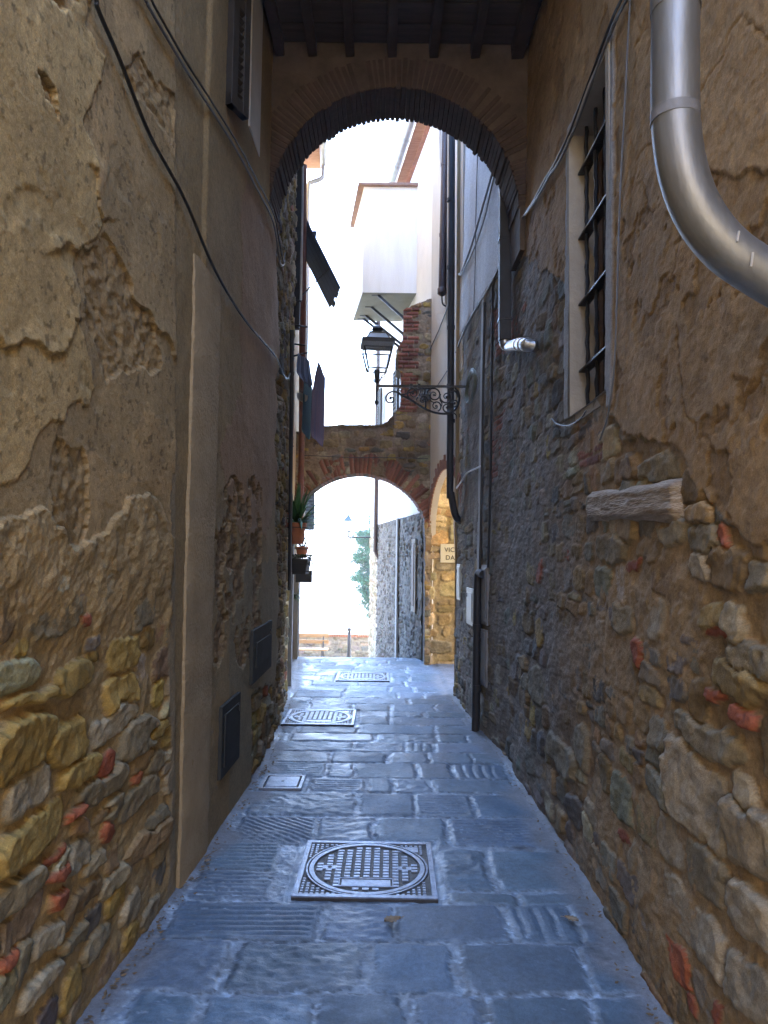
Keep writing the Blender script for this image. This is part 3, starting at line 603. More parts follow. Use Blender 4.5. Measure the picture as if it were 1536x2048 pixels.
# slit window and drip strip in the stone base
MB().prism([fpt(hit_front(806, 1068)[0], z_, .03) for z_ in ()] or [fpt(.9, .75, .03), fpt(1.25, .75, .03), fpt(1.25, 2.02, .03), fpt(.9, 2.02, .03)], (fn[0]*.02, fn[1]*.02, 0)).build('window', M_REV, cream)
MB().prism([fpt(1.0, .85, .045), fpt(1.18, .85, .045), fpt(1.18, 1.95, .045), fpt(1.0, 1.95, .045)], (fn[0]*.015, fn[1]*.015, 0)).build('window_board', M_FRW, cream)
us = hit_front(799, 1200)[0]; M_CEM = mat('cement strip', (.33, .32, .30), .85, var=.1, bump=.3)
MB().prism([fpt(us, -.6, .03), fpt(us+.16, -.6, .03), fpt(us+.16, ZL, .03), fpt(us, ZL, .03)], (fn[0]*.03, fn[1]*.03, 0)).build('cement_strip', M_CEM, cream)
# box bay with iron struts
u_r = 1.26; q_ = fpt(u_r, 0); YBAY = float(q_[1])
fl_ = atY(725, 583, YBAY); fr_ = atY(829, 588, YBAY); zb_ = float(fl_[2]+fr_[2])/2; zt_ = float(atY(775, 374, YBAY)[2])
xl_ = float(fl_[0]); xr_ = float(q_[0]); dY = 1.55; dxy = fd*dY/fd[1]
M_BAY = mat('weathered white render', (.76, .74, .70), .9, col2=(.86, .85, .82), vscale=2.2, bump=.25, bscale=30, stretch=(2.5, 2.5, .35))
bay = thing('bay', (xl_, YBAY, zb_), None, None); bay.parent = cream; bay.matrix_parent_inverse = Matrix.Translation(-Vector(cream['_b']))
MB().prism([(xl_, YBAY, zb_), (xr_+.05, YBAY, zb_), (xr_+.05+dxy[0], YBAY+dxy[1], zb_), (xl_+dxy[0], YBAY+dxy[1], zb_)], (0, 0, zt_-zb_)).build('bay_wall', M_BAY, bay)
MB().prism([(xl_+.003, YBAY+.003, zb_-.012), (xr_+.05, YBAY+.003, zb_-.012), (xr_+.05+dxy[0], YBAY+dxy[1]-.003, zb_-.012), (xl_+.003+dxy[0], YBAY+dxy[1]-.003, zb_-.012)], (0, 0, .011)).build('underside', mat('grey green bay shade', (.20, .20, .165), .9, var=.12, bump=.2), bay)  # thin slab whose darker colour carries the shade under the bay
MB().prism([(xl_-.10, YBAY-.08, zt_+.002), (xr_+.06, YBAY-.08, zt_+.002), (xr_+.06+dxy[0], YBAY+dxy[1]+.1, zt_+.002), (xl_-.10+dxy[0], YBAY+dxy[1]+.1, zt_+.002)], (0, 0, .045)).build('bay_roof', mat('brown roof edge', (.26, .16, .12), .9, var=.2, bump=.3), bay)
for fx, dy in ((.30, .10), (.26, .72), (.22, 1.22), (.20, 1.42)):
    s0 = np.array([xl_+fd[0]*dy/fd[1]+fx, YBAY+dy, zb_-.012]); s1 = np.array([xl_+fd[0]*dy/fd[1]+.98, YBAY+dy, zb_-.62])
    MB().bar(s0, s1, .045, .05, up=(0, 1, 0)).bar(s0-np.array([.12, 0, 0]), s0+np.array([.02, 0, 0]), .05, .02).build('strut', M_IRON, bay, bevel=.004)
# eaves, soffit and gutter of the cream house
M_SOF = mat('brick tile soffit', (.50, .24, .13), .9, col2=(.62, .36, .22), vscale=5, bump=.5, bscale=12, stretch=(1, 5, 1))
ZE = float(atY(830, 240, 10.3)[2])-.02
gp0 = np.array(atY(822, 245, 11.95)); gp1 = gp0.copy(); gdir = np.array([fd[0], fd[1], 0])
e0 = gp0-gdir*.9; e1 = gp0+gdir*7.0
b = MB(); off = np.array([-fn[0], -fn[1], 0])
b.prism([e0+off*.08+(0, 0, .05), e1+off*.08+(0, 0, .05), e1+off*.30+(0, 0, .05), e0+off*.30+(0, 0, .05)], (0, 0, .05)); b.build('eave_soffit', M_SOF, cream)
MB().prism([e0+off*.02+(0, 0, .105), e1+off*.02+(0, 0, .105), e1+off*5.2+(0, 0, 1.7), e0+off*5.2+(0, 0, 1.7)], (0, 0, .08)).build('roof', M_TILE, cream)
M_COPP = mat('dull zinc gutter', (.42, .40, .38), .38, .85, var=.15, vscale=8, bump=.1)
b = MB(); b.tube([e0-(0, 0, .02), e1-(0, 0, .02)], .085, 14)
for i in range(9): q = e0+(e1-e0)*(i+.5)/9-(0, 0, .02); b.tube([q-gdir*.012, q+gdir*.012], .092, 14)
b.build('gutter', M_COPP, cream, smooth=True)
# shutters on the cream house, seen edge on
for (x0_, y0_, x1_, y1_) in ((786, 770, 800, 842), (763, 815, 766, 848)):
    ua, za = hit_front(x1_, y1_, .05); ub, zb2 = hit_front(x0_, y0_, .05); zt2 = za+ (1.05 if x1_ > 790 else .8)
    b = MB(); du_ = .45
    for k in range(14): z = za+(zt2-za)*k/13; b.obox(fpt(ua+du_/2, z, .10), np.array([fd[0], fd[1], 0])*du_/2, np.array([fn[0], fn[1], 0])*.03+np.array([0, 0, .014]), (0, 0, .005))
    for s_ in (0, 1): b.obox(fpt(ua+du_*s_, (za+zt2)/2, .10), np.array([fd[0], fd[1], 0])*.025, np.array([fn[0], fn[1], 0])*.025, (0, 0, (zt2-za)/2+.03))
    b.build('shutter', M_SHUT, cream)
# ------------------------------------------------------------------ honey stone wall of the side lane with the street sign
lane = thing('lane_wall', (1.4, 11.5, 0), 'honey coloured stone wall at the mouth of the side lane carrying the street sign', 'wall')
YEL = [(.46, .33, .15), (.39, .305, .18), (.52, .39, .20), (.33, .24, .12)]
panel('masonry', (.735, 11.43, -.1), (1, 0, 0), (0, -1, 0), 1.87, 3.6, .013, lane, None, 51, (.16, .30), (.2, .55), YEL, [3, 2, 2, 1], (.42, .32, .17), .045, -.006, .02)
MB().box((.70, 11.50, -.3), (2.6, 11.88, 3.5)).build('masonry_core', M_REND, lane)
MB().box((.68, 11.40, 3.5), (2.62, 11.9, 3.56)).build('coping', M_TILE, lane, bevel=.01)
M_SIGN = mat('cream enamel sign', (.70, .64, .48), .45, var=.05, vscale=5, bump=.05)
M_LET = mat('dark sign lettering', (.03, .025, .02), .6, bump=0)
sg = [atY(881, 1088, 11.38), atY(881, 1125, 11.38)]
sx, sz1, sz0 = float(sg[0][0]), float(sg[0][2]), float(sg[1][2])
sign = thing('street_sign', (sx+.3, 11.4, sz0), 'cream street name plate lettered VICO on honey stone wall', 'street sign')
MB().box((sx, 11.38, sz0), (sx+.62, 11.405, sz1)).build('plate', M_SIGN, sign, bevel=.004)
for txt, zz in (('VICOLO', sz1-.125), ('DA', sz0+.045)):
    cu_ = bpy.data.curves.new('lettering', 'FONT'); cu_.body = txt; cu_.size = .104; cu_.extrude = .002; cu_.space_character = 1.05
    o = bpy.data.objects.new('lettering', cu_); link(o, sign); cu_.materials.append(M_LET)
    bpy.context.view_layer.update(); me_ = bpy.data.meshes.new_from_object(o.evaluated_get(bpy.context.evaluated_depsgraph_get())); bpy.data.objects.remove(o)
    me_.transform(Matrix.Translation((sx+(.062 if txt[0] == 'V' else .080), 11.377, zz)) @ Matrix.Rotation(math.pi/2, 4, 'X')); me_.name = 'lettering'
    o = bpy.data.objects.new('lettering', me_); link(o, sign)
# ================================================================== GROUND
def gz(Y): Y = np.asarray(Y, float); t = np.maximum(0, Y-11.6); return -.146*np.where(t < 1, t*t/2, t-.5)
MH = [(-.44, .30, 3.68, 4.38), (-1.02, -.28, 7.30, 8.02), (-.64, .10, 9.84, 10.55)]; HT = (-.90, -.585, 5.34, 5.66)
def paving():
    rows = [(1992, 2075, [(260, 380, 'r'), (400, 614, 'r'), (635, 800, 's'), (838, 954, 's'), (990, 1180, 's'), (1200, 1330, 's')]), (1886, 1982, [(265, 440, 'r'), (468, 714, 'r'), (746, 901, 's'), (932, 1165, 's'), (1182, 1275, 's')]),
            (1806, 1880, [(345, 630, 'g'), (654, 778, 'r'), (796, 1003, 's'), (1022, 1142, 'v'), (1158, 1232, 's')]), (1745, 1800, [(392, 548, 'g')]), (1664, 1742, [(408, 558, 'g')]), (1700, 1776, [(885, 972, 'r'), (992, 1150, 's')]), (1784, 1806, [(905, 1030, 's'), (1045, 1190, 's')]),
            (1636, 1690, [(475, 634, 'd'), (642, 742, 'r'), (758, 887, 's'), (903, 1085, 'g')]), (1588, 1631, [(505, 706, 'r'), (724, 826, 's'), (834, 938, 'g'), (950, 1050, 's')]), (1558, 1583, [(626, 722, 'g'), (738, 778, 's'), (792, 855, 'r'), (872, 1022, 's')]),
            (1527, 1555, [(525, 645, 'g'), (657, 706, 'r'), (714, 828, 's'), (840, 902, 's'), (914, 1005, 'v')]), (1505, 1525, [(540, 655, 's'), (665, 767, 's'), (780, 852, 's'), (861, 938, 's'), (944, 1000, 's')]), (1486, 1503, [(548, 705, 'r'), (711, 806, 'g'), (812, 862, 'v'), (874, 985, 's')])]
    sl = []; r = random.Random(21)
    for ya, yb, xs in rows:
        Ya, Yb = ground(768, ya)[1], ground(768, yb)[1]; ym = (ya+yb)/2
        for xa, xb, ty in xs: sl.append((ground(xa, ym)[0], ground(xb, ym)[0], min(Ya, Yb), max(Ya, Yb), ty))
    Y = float(ground(768, 1484)[1])+.02
    while Y < 13.2:
        hgt = r.uniform(.26, .40); x = -1.7+r.uniform(0, .3)
        while x < 1.9:
            w_ = r.uniform(.28, .8); sl.append((x+.012, x+w_-.02, Y+.012, Y+hgt-.012, r.choice('ssrrsrss'))); x += w_+r.uniform(0, .03)
        Y += hgt
    Y = 2.28
    for hgt in (.33, .33):
        x = -1.5
        while x < 1.6: w_ = r.uniform(.4, .8); sl.append((x, x+w_-.03, Y-hgt, Y-.03, 's')); x += w_
        Y -= hgt
    k = math.log(13.2/1.7)/820; Yc = 1.7*np.exp(k*np.arange(821)); Xc = np.arange(-1.75, 1.85, .0125); nu, nv = len(Yc), len(Xc)
    V, Uu = [a.ravel() for a in np.meshgrid(Yc, Xc, indexing='ij')]
    x = Uu+.018*fbm(Uu, V, 5, 3, 400)+.008*fbm(Uu, V, 28, 3, 401); y = V+.014*fbm(Uu, V, 5, 3, 402)+.007*fbm(Uu, V, 28, 3, 403)
    h = -.0065+.0030*fbm(Uu, V, 24, 4, 404)+.0042*fbm(Uu, V, 70, 3, 405)+.004*fbm(Uu, V, 3, 2, 406); mor = np.ones(len(x)); D = np.full(len(x), -1.); rnds = np.zeros(len(x)); 
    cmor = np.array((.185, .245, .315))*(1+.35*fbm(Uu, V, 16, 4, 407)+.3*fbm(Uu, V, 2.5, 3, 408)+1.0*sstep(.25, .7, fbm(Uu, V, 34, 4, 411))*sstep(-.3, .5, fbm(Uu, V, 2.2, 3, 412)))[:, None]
    col = cmor.copy(); rough = np.full(len(x), .50)+.15*fbm(Uu, V, 20, 3, 409)
    for i, (xa, xb, ya, yb, ty) in enumerate(sl):
        ix = np.flatnonzero((V > ya-.08) & (V < yb+.08) & (Uu > xa-.08) & (Uu < xb+.08))
        if not len(ix): continue
        cx, cy2, hx, hy = (xa+xb)/2, (ya+yb)/2, (xb-xa)/2, (yb-ya)/2; hx += .010; hy += .008; rc = min(.03, hx*.5, hy*.5)
        qx = np.abs(x[ix]-cx)-hx+rc; qy = np.abs(y[ix]-cy2)-hy+rc; d = -(np.hypot(np.maximum(qx, 0), np.maximum(qy, 0))+np.minimum(np.maximum(qx, qy), 0)-rc)
        uu, vv = Uu[ix], V[ix]; rr = random.Random(i*31+7); lv = rr.uniform(-.001, .004); tl = rr.uniform(-.006, .006)
        s = lv+tl*(vv-cy2)+.009*sstep(-.004, .020, d)-.008+.0018*fbm(uu, vv, 12, 5, 420+i)
        if ty == 'r': s = s+.0045*fbm(uu, vv*1.6, 19, 4, 430)
        if ty == 'g': s = s-.010*np.clip(np.cos((vv+.010*fbm(uu, vv, 5, 3, 431))*2*math.pi/.047), .1, 1)**2*sstep(.02, .05, d)
        if ty == 'v': s = s-.008*np.clip(np.cos((uu+.012*fbm(uu, vv, 5, 2, 432))*2*math.pi/.075), .1, 1)**2*sstep(.02, .05, d)
        if ty == 'd': s = s-.007*np.clip(np.cos((uu*.8+vv+.008*fbm(uu, vv, 6, 2, 433))*2*math.pi/.055), .1, 1)**2*sstep(.02, .05, d)
        wear = sstep(.55, .9, fbm(uu, vv, 2.2, 3, 434))*.4
        m = (d > 0) & (s > h[ix]-.001); j = ix[m]; h[j] = np.maximum(s[m], h[j]); g_ = rr.uniform(.8, 1.25)
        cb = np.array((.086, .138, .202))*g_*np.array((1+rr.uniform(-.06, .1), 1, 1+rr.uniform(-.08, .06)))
        cc = cb*(1+.18*fbm(uu[m], vv[m], 7, 4, 435)+.10*fbm(uu[m], vv[m], 40, 2, 436))[:, None]
        e = sstep(.03, .0, d[m]+.012*fbm(uu[m], vv[m], 20, 3, 437)); wv = np.maximum(wear[m], e*.75)[:, None]
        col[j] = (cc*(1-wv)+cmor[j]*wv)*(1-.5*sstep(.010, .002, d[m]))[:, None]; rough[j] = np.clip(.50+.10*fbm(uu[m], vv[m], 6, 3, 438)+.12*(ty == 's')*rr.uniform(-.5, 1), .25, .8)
    # cement filling beside the walls and round the covers
    dl = np.minimum(Uu-XL(V), XR(V)-Uu); ce = sstep(.20, .03, dl+.10*fbm(Uu, V, 3, 4, 440)); col = col*(1-ce[:, None])+np.array((.16, .175, .20))*(1+.2*fbm(Uu, V, 10, 4, 441)[:, None])*ce[:, None]; h = h*(1-ce)+ce*(.0+.002*fbm(Uu, V, 12, 3, 442)); rough = rough*(1-ce)+.7*ce
    h = h+.05*sstep(.06, -.02, dl)*.35
    for (xa, xb, ya, yb) in MH+[HT]:
        dd = np.maximum(np.maximum(xa-Uu, Uu-xb), np.maximum(ya-V, V-yb)); t = sstep(.07, .03, dd+.02*fbm(Uu, V, 8, 3, 443)); col = col*(1-t[:, None])+cmor*t[:, None]*1.1; h = np.where(dd < .035, -.012+.004*fbm(Uu, V, 20, 3, 444), h*(1-t)+(-.003+.003*fbm(Uu, V, 24, 3, 445))*t)
    wet = sstep(.5, .8, fbm(Uu, V, 1.3, 3, 446)); rough = np.clip(rough-.08*wet, .22, .9)
    # dark stain by the right wall
    for sx_, sy_ in ((1165, 1850), (1190, 1895), (1215, 1925)):
        g_ = ground(sx_, sy_); t = np.exp(-(((Uu-g_[0])/.05)**2+((V-g_[1])/.05)**2)*1.2)*sstep(-.4, .3, fbm(Uu, V, 14, 3, 447)); col = col*(1-.65*t[:, None])
    P = np.stack([Uu, V, h+gz(V)], 1)
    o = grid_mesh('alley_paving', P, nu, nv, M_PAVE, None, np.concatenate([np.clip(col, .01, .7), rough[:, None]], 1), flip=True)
    tag(o, 'worn blue grey stone slab paving of the alley', 'paving', kind='structure')
paving()
# wide ground sheet: flat town, falling away beyond the parapet into a valley
M_GRD = mat('dry ground', (.30, .26, .20), .95, var=.2, vscale=.6, bump=.4, bscale=8)
M_VAL = mat('valley fields', (.075, .095, .04), .95, col2=(.16, .15, .08), vscale=.02, bump=0)
ys = [-400, -60, -20, -8, 0, 6, 11.6, 12.2, 13.2, 15, 18, 22, 24]; xs = [-3000, -200, -40, -10, -3, -1.6, 0, 1.6, 4, 10, 40, 200, 3000]
b = MB(); vs = [(x, y, float(gz(y))-.03) for y in ys for x in xs]; n = len(xs)
b.add(vs, [(j*n+i, j*n+i+1, (j+1)*n+i+1, (j+1)*n+i) for j in range(len(ys)-1) for i in range(n-1)])
tag(b.build('ground', M_GRD), 'dusty ground under the town', 'ground', kind='structure')
z24 = float(gz(24))-.03
yv = [24, 30, 60, 150, 400, 900, 1800, 3200, 5200, 8000]; zv = [z24-.02, -6, -20, -45, -75, -90, -100, -100, -60, -40]; xv = np.linspace(-5000, 5000, 41)
vs = []; 
for y, z in zip(yv, zv):
    for x in xv:
        f_ = min(1, max(0, (y-300)/3000)); vs.append((x, y, z+f_*70*float(fbm(np.array([x/1100.]), np.array([y/1100.]), 1, 4, 500)[0])+(0 if y > 30 else 0)))
b = MB(); n = len(xv); b.add(vs, [(j*n+i, j*n+i+1, (j+1)*n+i+1, (j+1)*n+i) for j in range(len(yv)-1) for i in range(n-1)])
tag(b.build('valley_terrain', M_VAL, smooth=True), 'hazy valley and low hills beyond the parapet', 'terrain', kind='structure')
# ------------------------------------------------------------------ manhole covers
M_CAST = mat('worn cast iron', (.23, .265, .33), .42, .7, var=.3, vscale=14, bump=.3, bscale=70)
M_CASTD = mat('dirty cast iron', (.07, .07, .072), .6, .5, var=.3, vscale=20, bump=.3, bscale=70)
def manhole(label):
    t = thing('manhole_cover', (0, 0, 0), label, 'manhole cover', 'square cast iron manhole covers in the alley')
    W_, D_ = .74, .70; R_ = .33; fb = MB()
    fb.box((-W_/2, -D_/2, -.03), (W_/2, D_/2, -.0005)); fo = fb.build('frame_bed', M_CASTD, t)
    rim = MB(); e = .03
    rim.box((-W_/2, -D_/2, -.03), (W_/2, -D_/2+e, .008)); rim.box((-W_/2, D_/2-e, -.03), (W_/2, D_/2, .008)); rim.box((-W_/2, -D_/2+e, -.03), (-W_/2+e, D_/2-e, .008)); rim.box((W_/2-e, -D_/2+e, -.03), (W_/2, D_/2-e, .008))
    n = 64
    for (ra, rb) in ((.325, .337), (.292, .319)):
        vs = []; fs = []
        for k in range(n):
            a = 2*math.pi*k/n
            for rr_, z in ((ra, -.004), (ra, .007), (rb, .007), (rb, -.004)): vs.append((rr_*math.cos(a), rr_*math.sin(a), z))
        for k in range(n):
            k2 = (k+1) % n
            for q in range(3): fs.append((k*4+q, k2*4+q, k2*4+q+1, k*4+q+1))
        rim.add(vs, fs)
    g = .0275
    for i in range(26):
        for j in range(24):
            x = -W_/2+e+.012+i*g; y = -D_/2+e+.012+j*g
            if x > W_/2-e-.01 or y > D_/2-e-.01 or math.hypot(x, y) < .348: continue
            if x > .16 and y > .20 and x < .30 and y < .29: continue
            rim.box((x-.0085, y-.0085, -.004), (x+.0085, y+.0085, .005))
    rim.box((.17, .215, -.003), (.29, .285, .003))
    rim.build('frame', M_CAST, t, bevel=.0015, seg=1)
    lid = MB(); g = .052
    for i in range(-6, 7):
        for j in range(-8, 9):
            x = i*g; y = j*.036
            if math.hypot(abs(x)+.012, abs(y)+.008) > .283: continue
            if abs(x) < .15 and -.235 < y < -.115: continue
            if abs(y-.0) < .03 and .16 < abs(x) < .25: continue
            lid.box((x-.017, y-.0115, -.004), (x+.017, y+.0115, .006))
    lid.box((-.145, -.228, -.004), (.145, -.220, .006)); lid.box((-.145, -.137, -.004), (.145, -.129, .006)); lid.box((-.145, -.22, -.004), (-.137, -.137, .006)); lid.box((.137, -.22, -.004), (.145, -.137, .006))
    lid.box((-.13, -.213, -.004), (.13, -.144, .003))
    for s_ in (-1, 1): lid.box((s_*.205-.04, -.02, -.004), (s_*.205+.04, .02, .004))
    lo = lid.build('lid', M_CAST, t, bevel=.0015, seg=1)
    for s_ in (-1, 1): MB().lathe((s_*.205, 0, .0035), [(.013, 0), (.013, .001)], 12).build('key_hole', M_CASTD, t)
    return t
MHL = ['nearest iron manhole cover, filling the middle of the foreground slabs', 'iron manhole cover against the left wall past the small hatch', 'farthest iron manhole cover, under the small arch at the top of the alley']
mh0 = manhole(MHL[0])
def copy_tree(o, parent=None):
    c = o.copy(); S.collection.objects.link(c)
    if parent is not None: c.parent = parent
    for ch in list(o.children): copy_tree(ch, c)
    return c
for i, (xa, xb, ya, yb) in enumerate(MH):
    o = mh0 if i == 0 else copy_tree(mh0); o.location = ((xa+xb)/2, (ya+yb)/2, .004); o.rotation_euler = (0, 0, (-.012, 0, .01)[i]); o['label'] = MHL[i]
ht = thing('access_hatch', ((HT[0]+HT[1])/2, (HT[2]+HT[3])/2, 0), 'small rectangular iron access hatch in the paving near the left wall', 'hatch')
xa, xb, ya, yb = HT; b = MB()
b.box((xa, ya, -.03), (xb, ya+.025, .009)).box((xa, yb-.025, -.03), (xb, yb, .009)).box((xa, ya+.025, -.03), (xa+.025, yb-.025, .009)).box((xb-.025, ya+.025, -.03), (xb, yb-.025, .009)); b.build('frame', M_CAST, ht, bevel=.002)
MB().box((xa+.034, ya+.034, -.03), (xb-.034, yb-.034, .010)).build('lid', M_CAST, ht, bevel=.012, seg=3)
MB().lathe(((xa+xb)/2, (ya+yb)/2, .0102), [(.012, 0), (.012, .0012)], 8).build('key_hole', M_CASTD, ht)
# ------------------------------------------------------------------ leaves lying on the slabs
M_LEAF = mat('dry brown leaf', (.26, .20, .13), .8, var=.25, vscale=30, bump=.2)
def leaf(x, y, s, rz, label):
    n = 14; vs = []
    for i in range(n):
        t = i/(n-1); w_ = s*.36*math.sin(math.pi*t**.8)*(1+.25*math.sin(t*26)); cz = .006+.02*s/.1*(t-.5)**2
        for k in (-1, -.5, 0, .5, 1): vs.append((s*(t-.5), w_*k, cz+abs(k)*.012*s/.1))
    fs = [(i*5+k, i*5+k+1, (i+1)*5+k+1, (i+1)*5+k) for i in range(n-1) for k in range(4)]
    b = MB().add(vs, fs); b.tube([(s*.5, 0, .011), (s*.75, .01, .012)], .0015, 5)
    me = b.build('fallen_leaf', M_LEAF, smooth=True); me.location = (x, y, .008); me.rotation_euler = (0, 0, rz); so = me.modifiers.new('thick', 'SOLIDIFY'); so.thickness = .0008
    return tag(me, label, 'leaf', 'dry leaves fallen on the paving')
g_ = ground(785, 1848); leaf(float(g_[0]), float(g_[1]), .085, .4, 'dry brown leaf on the slabs in front of the nearest manhole cover')
g_ = ground(1143, 1846); leaf(float(g_[0]), float(g_[1]), .07, 2.5, 'dry curled leaf beside the dark stain near the right wall')
g_ = ground(414, 1727); leaf(float(g_[0]), float(g_[1]), .04, 1.1, 'tiny dry leaf against the foot of the left wall')
# grit and leaf crumbs gathered along the foot of both walls
b = MB(); r = random.Random(91)
for i in range(700):
    y = 2.3+6.5*r.random()**1.5; side = r.random() < .55; e_ = abs(r.gauss(0, .035))+.015
    if not side and r.random() < .5: continue
    x = float(XL(y))+e_+.02 if side else float(XR(y, 0))-e_-.02
    L = r.uniform(.004, .016)*(1.4 if 4.8 < y < 6 and side else 1); a = r.uniform(0, 6.28); z = r.uniform(.004, .014); t = r.uniform(-.5, .5); c_, s_ = math.cos(a)*L, math.sin(a)*L
    b.add([(x-c_, y-s_, z), (x+s_*.5, y-c_*.5, z+L*t*.5), (x+c_, y+s_, z+L*abs(t)), (x-s_*.5, y+c_*.5, z+.002)], [(0, 1, 2, 3)])
tag(b.build('leaf_litter', mat('brown litter', (.09, .065, .04), .9, col2=(.22, .15, .08), vscale=8, bump=0)), 'brown grit and leaf crumbs along the foot of the walls', 'litter', kind='stuff')
#PART2
# ================================================================== PIPES, CABLES AND BOXES
def F3(q): return np.array([float(q[0]), float(q[1]), float(q[2])])
def smooth_path(P, n=10):
    P = [np.asarray(p, float) for p in P]; P = [2*P[0]-P[1]]+P+[2*P[-1]-P[-2]]; out = []
    for i in range(1, len(P)-2):
        for k in range(n):
            t = k/n; a, b, c, d = P[i-1:i+3]; out.append(.5*((2*b)+(c-a)*t+(2*a-5*b+4*c-d)*t*t+(3*b-a-3*c+d)*t**3))
    return out+[P[-2]]
M_ZINC = mat('galvanised downpipe', (.21, .215, .22), .5, .75, col2=(.32, .325, .325), vscale=9, bump=.25, bscale=26, stretch=(1, 1, .22))
M_CAB = mat('black cable', (.02, .02, .022), .45, bump=0, var=.1)
M_CABG = mat('grey cable', (.13, .13, .135), .5, bump=0, var=.2)
M_RUST = mat('red brown pipe', (.16, .06, .04), .5, .1, var=.25, vscale=12, bump=.2)
M_BRNP = mat('dark brown pipe', (.055, .032, .028), .45, .1, var=.3, vscale=20, bump=.2)
M_GRYP = mat('grey duct', (.20, .205, .22), .55, .1, var=.2, vscale=8, bump=.15)
# galvanised downpipe beside the camera
YP = 1.8
path = [F3(atY(1352, -900, YP)), F3(atY(1352, -400, YP)), F3(atY(1351, 0, YP)), F3(atY(1350, 180, YP)), F3(atY(1353, 262, YP)), F3(atY(1366, 345, YP)), F3(atY(1398, 428, YP)), F3(atY(1452, 497, YP)), F3(atY(1520, 545, YP)), F3(atY(1600, 592, YP)), F3(atY(1700, 650, YP+.05))]
path.append(path[-1]+np.array([.22, .03, -.10])); dp = thing('downpipe', path[-1], 'fat galvanised downpipe bending into the right wall close to the viewer', 'downpipe')
MB().tube(smooth_path(path, 8), .061, 28, cap=False).build('pipe', M_ZINC, dp, smooth=True)
q = F3(atY(1350, 232, YP)); MB().tube([q-(0, 0, .016), q+(0, 0, .012)], .0622, 28).build('joint_band', M_GRYP, dp, smooth=True)
for (xd, yd_, ln) in ((1478, 462, .03), (1506, 505, .04)):
    a_ = F3(atY(xd, yd_, YP-.062)); c_ = F3(atY(xd-4, yd_+ln*700, YP-.064)); MB().bar(a_, c_, .004, .004).build('paint_drip', M_WHITE, dp)
q = F3(atY(1351, 2, YP)); MB().tube([q-(0, 0, .03), q+(0, 0, .2)], .0635, 28).build('sleeve', M_ZINC, dp, smooth=True)
# rectangular black downpipe with a bright elbow, past the arch on the right
YR = 6.24; p0 = F3(atY(1010, 300, YR)); p1 = F3(atY(1010, 682, YR)); hw = .052; d2 = thing('downpipe', p1, 'square black downpipe ending in a shiny metal elbow past the arch', 'downpipe')
MB().box((p0[0]-hw, YR-hw, p1[2]), (p0[0]+hw, YR+hw, 6.0)).build('pipe', M_PIPEB, d2, bevel=.008)
e = [p1+(0, 0, .03), p1+(0, 0, -.03), p1+(.03, -.05, -.06), F3(hitR(1038, 689, .095)), F3(hitR(1062, 691, .07)), F3(hitR(1078, 696, -.08))]
b = MB(); b.tube(smooth_path(e, 6), .047, 16); m_ = smooth_path(e, 6)
for k in (18, 20, 22): b.tube([m_[k], m_[k]+(m_[k+1]-m_[k])*.35], .054, 16)
b.build('elbow', mat('bright zinc elbow', (.42, .43, .44), .38, .9, var=.1, bump=.1), d2, smooth=True)
for py in (480, 640): z = F3(atY(1016, py, YR))[2]; MB().box((p0[0]-hw-.006, YR-hw-.006, z-.012), (p0[0]+hw+.006, YR+hw+.006, z+.012)).build('clamp', M_IRON, d2)
# tall round black downpipe at the corner
YC = 8.62; pts = [F3(atY(904, 100, YC)), F3(atY(903, 500, YC)), F3(atY(900, 955, YC)), F3(atY(902, 985, YC)), F3(atY(909, 1025, YC)), F3(atY(918, 1040, YC+.05)), F3(atY(935, 1046, YC+.1))]
d3 = thing('downpipe', pts[-1], 'tall slim black downpipe at the house corner kinking back into the wall', 'downpipe')
MB().tube([pts[0]]+smooth_path(pts[1:], 6), .043, 16).build('pipe', M_PIPEB, d3, smooth=True)
for py in (400, 535, 655, 842): q = F3(atY(902, py, YC)); MB().tube([q-(0, 0, .02), q+(0, 0, .02)], .05, 16).build('clamp', M_PIPEB, d3, smooth=True)
# short brown pipe with an end cap
YS_ = 10.0; pts = [F3(atY(893, 180, YS_)), F3(atY(884, 582, YS_))]; d4 = thing('downpipe', pts[1], 'short dark brown pipe with capped end on the cream wall', 'downpipe')
MB().tube(pts, .055, 16).build('pipe', M_BRNP, d4, smooth=True)
q = pts[1]; MB().lathe(q-(0, 0, .07), [(.03, 0), (.055, .02), (.068, .03), (.068, .10), (.06, .11)], 16).build('end_cap', M_BRNP, d4, smooth=True)
MB().tube(smooth_path([q-(0, 0, .06), q-(0, 0, .13), q+(.02, 0, -.2), q+(.10, .03, -.22), q+(.2, .05, -.21)], 5), .012, 8).build('drain_tail', M_BRNP, d4, smooth=True)
for py in (330, 470): q = F3(atY(893-9*(py-180)/400, py, YS_)); MB().tube([q-(0, 0, .02), q+(0, 0, .02)], .061, 16).build('clamp', M_BRNP, d4, smooth=True)
def line(name, label, cat, hf, px, off, r, m, n=8, grp=None, sides=7):
    P = [F3(hf(x, y, off if not hasattr(off, '__len__') else off[i])) for i, (x, y) in enumerate(px)]
    o = MB().tube(smooth_path(P, n), r, sides).build(name, m, None, smooth=True); return tag(o, label, cat, grp)
line('cable', 'thick black cable sagging down the left wall and looping up at the stone', 'cable', hitL, [(60, -420), (185, -30), (197, 20), (240, 120), (300, 270), (370, 400), (430, 540), (490, 640), (545, 705), (556, 722), (566, 748), (574, 757), (580, 748), (588, 716)], .035, .0085, M_CAB)
line('cable', 'pair of thin cables running down the dark upper left wall, the lower one', 'cable', hitL, [(60, -400), (280, -20), (300, 18), (360, 120), (410, 200), (470, 295), (510, 370), (545, 440), (556, 500), (560, 524), (567, 530), (570, 505)], .035, .007, M_CABG)
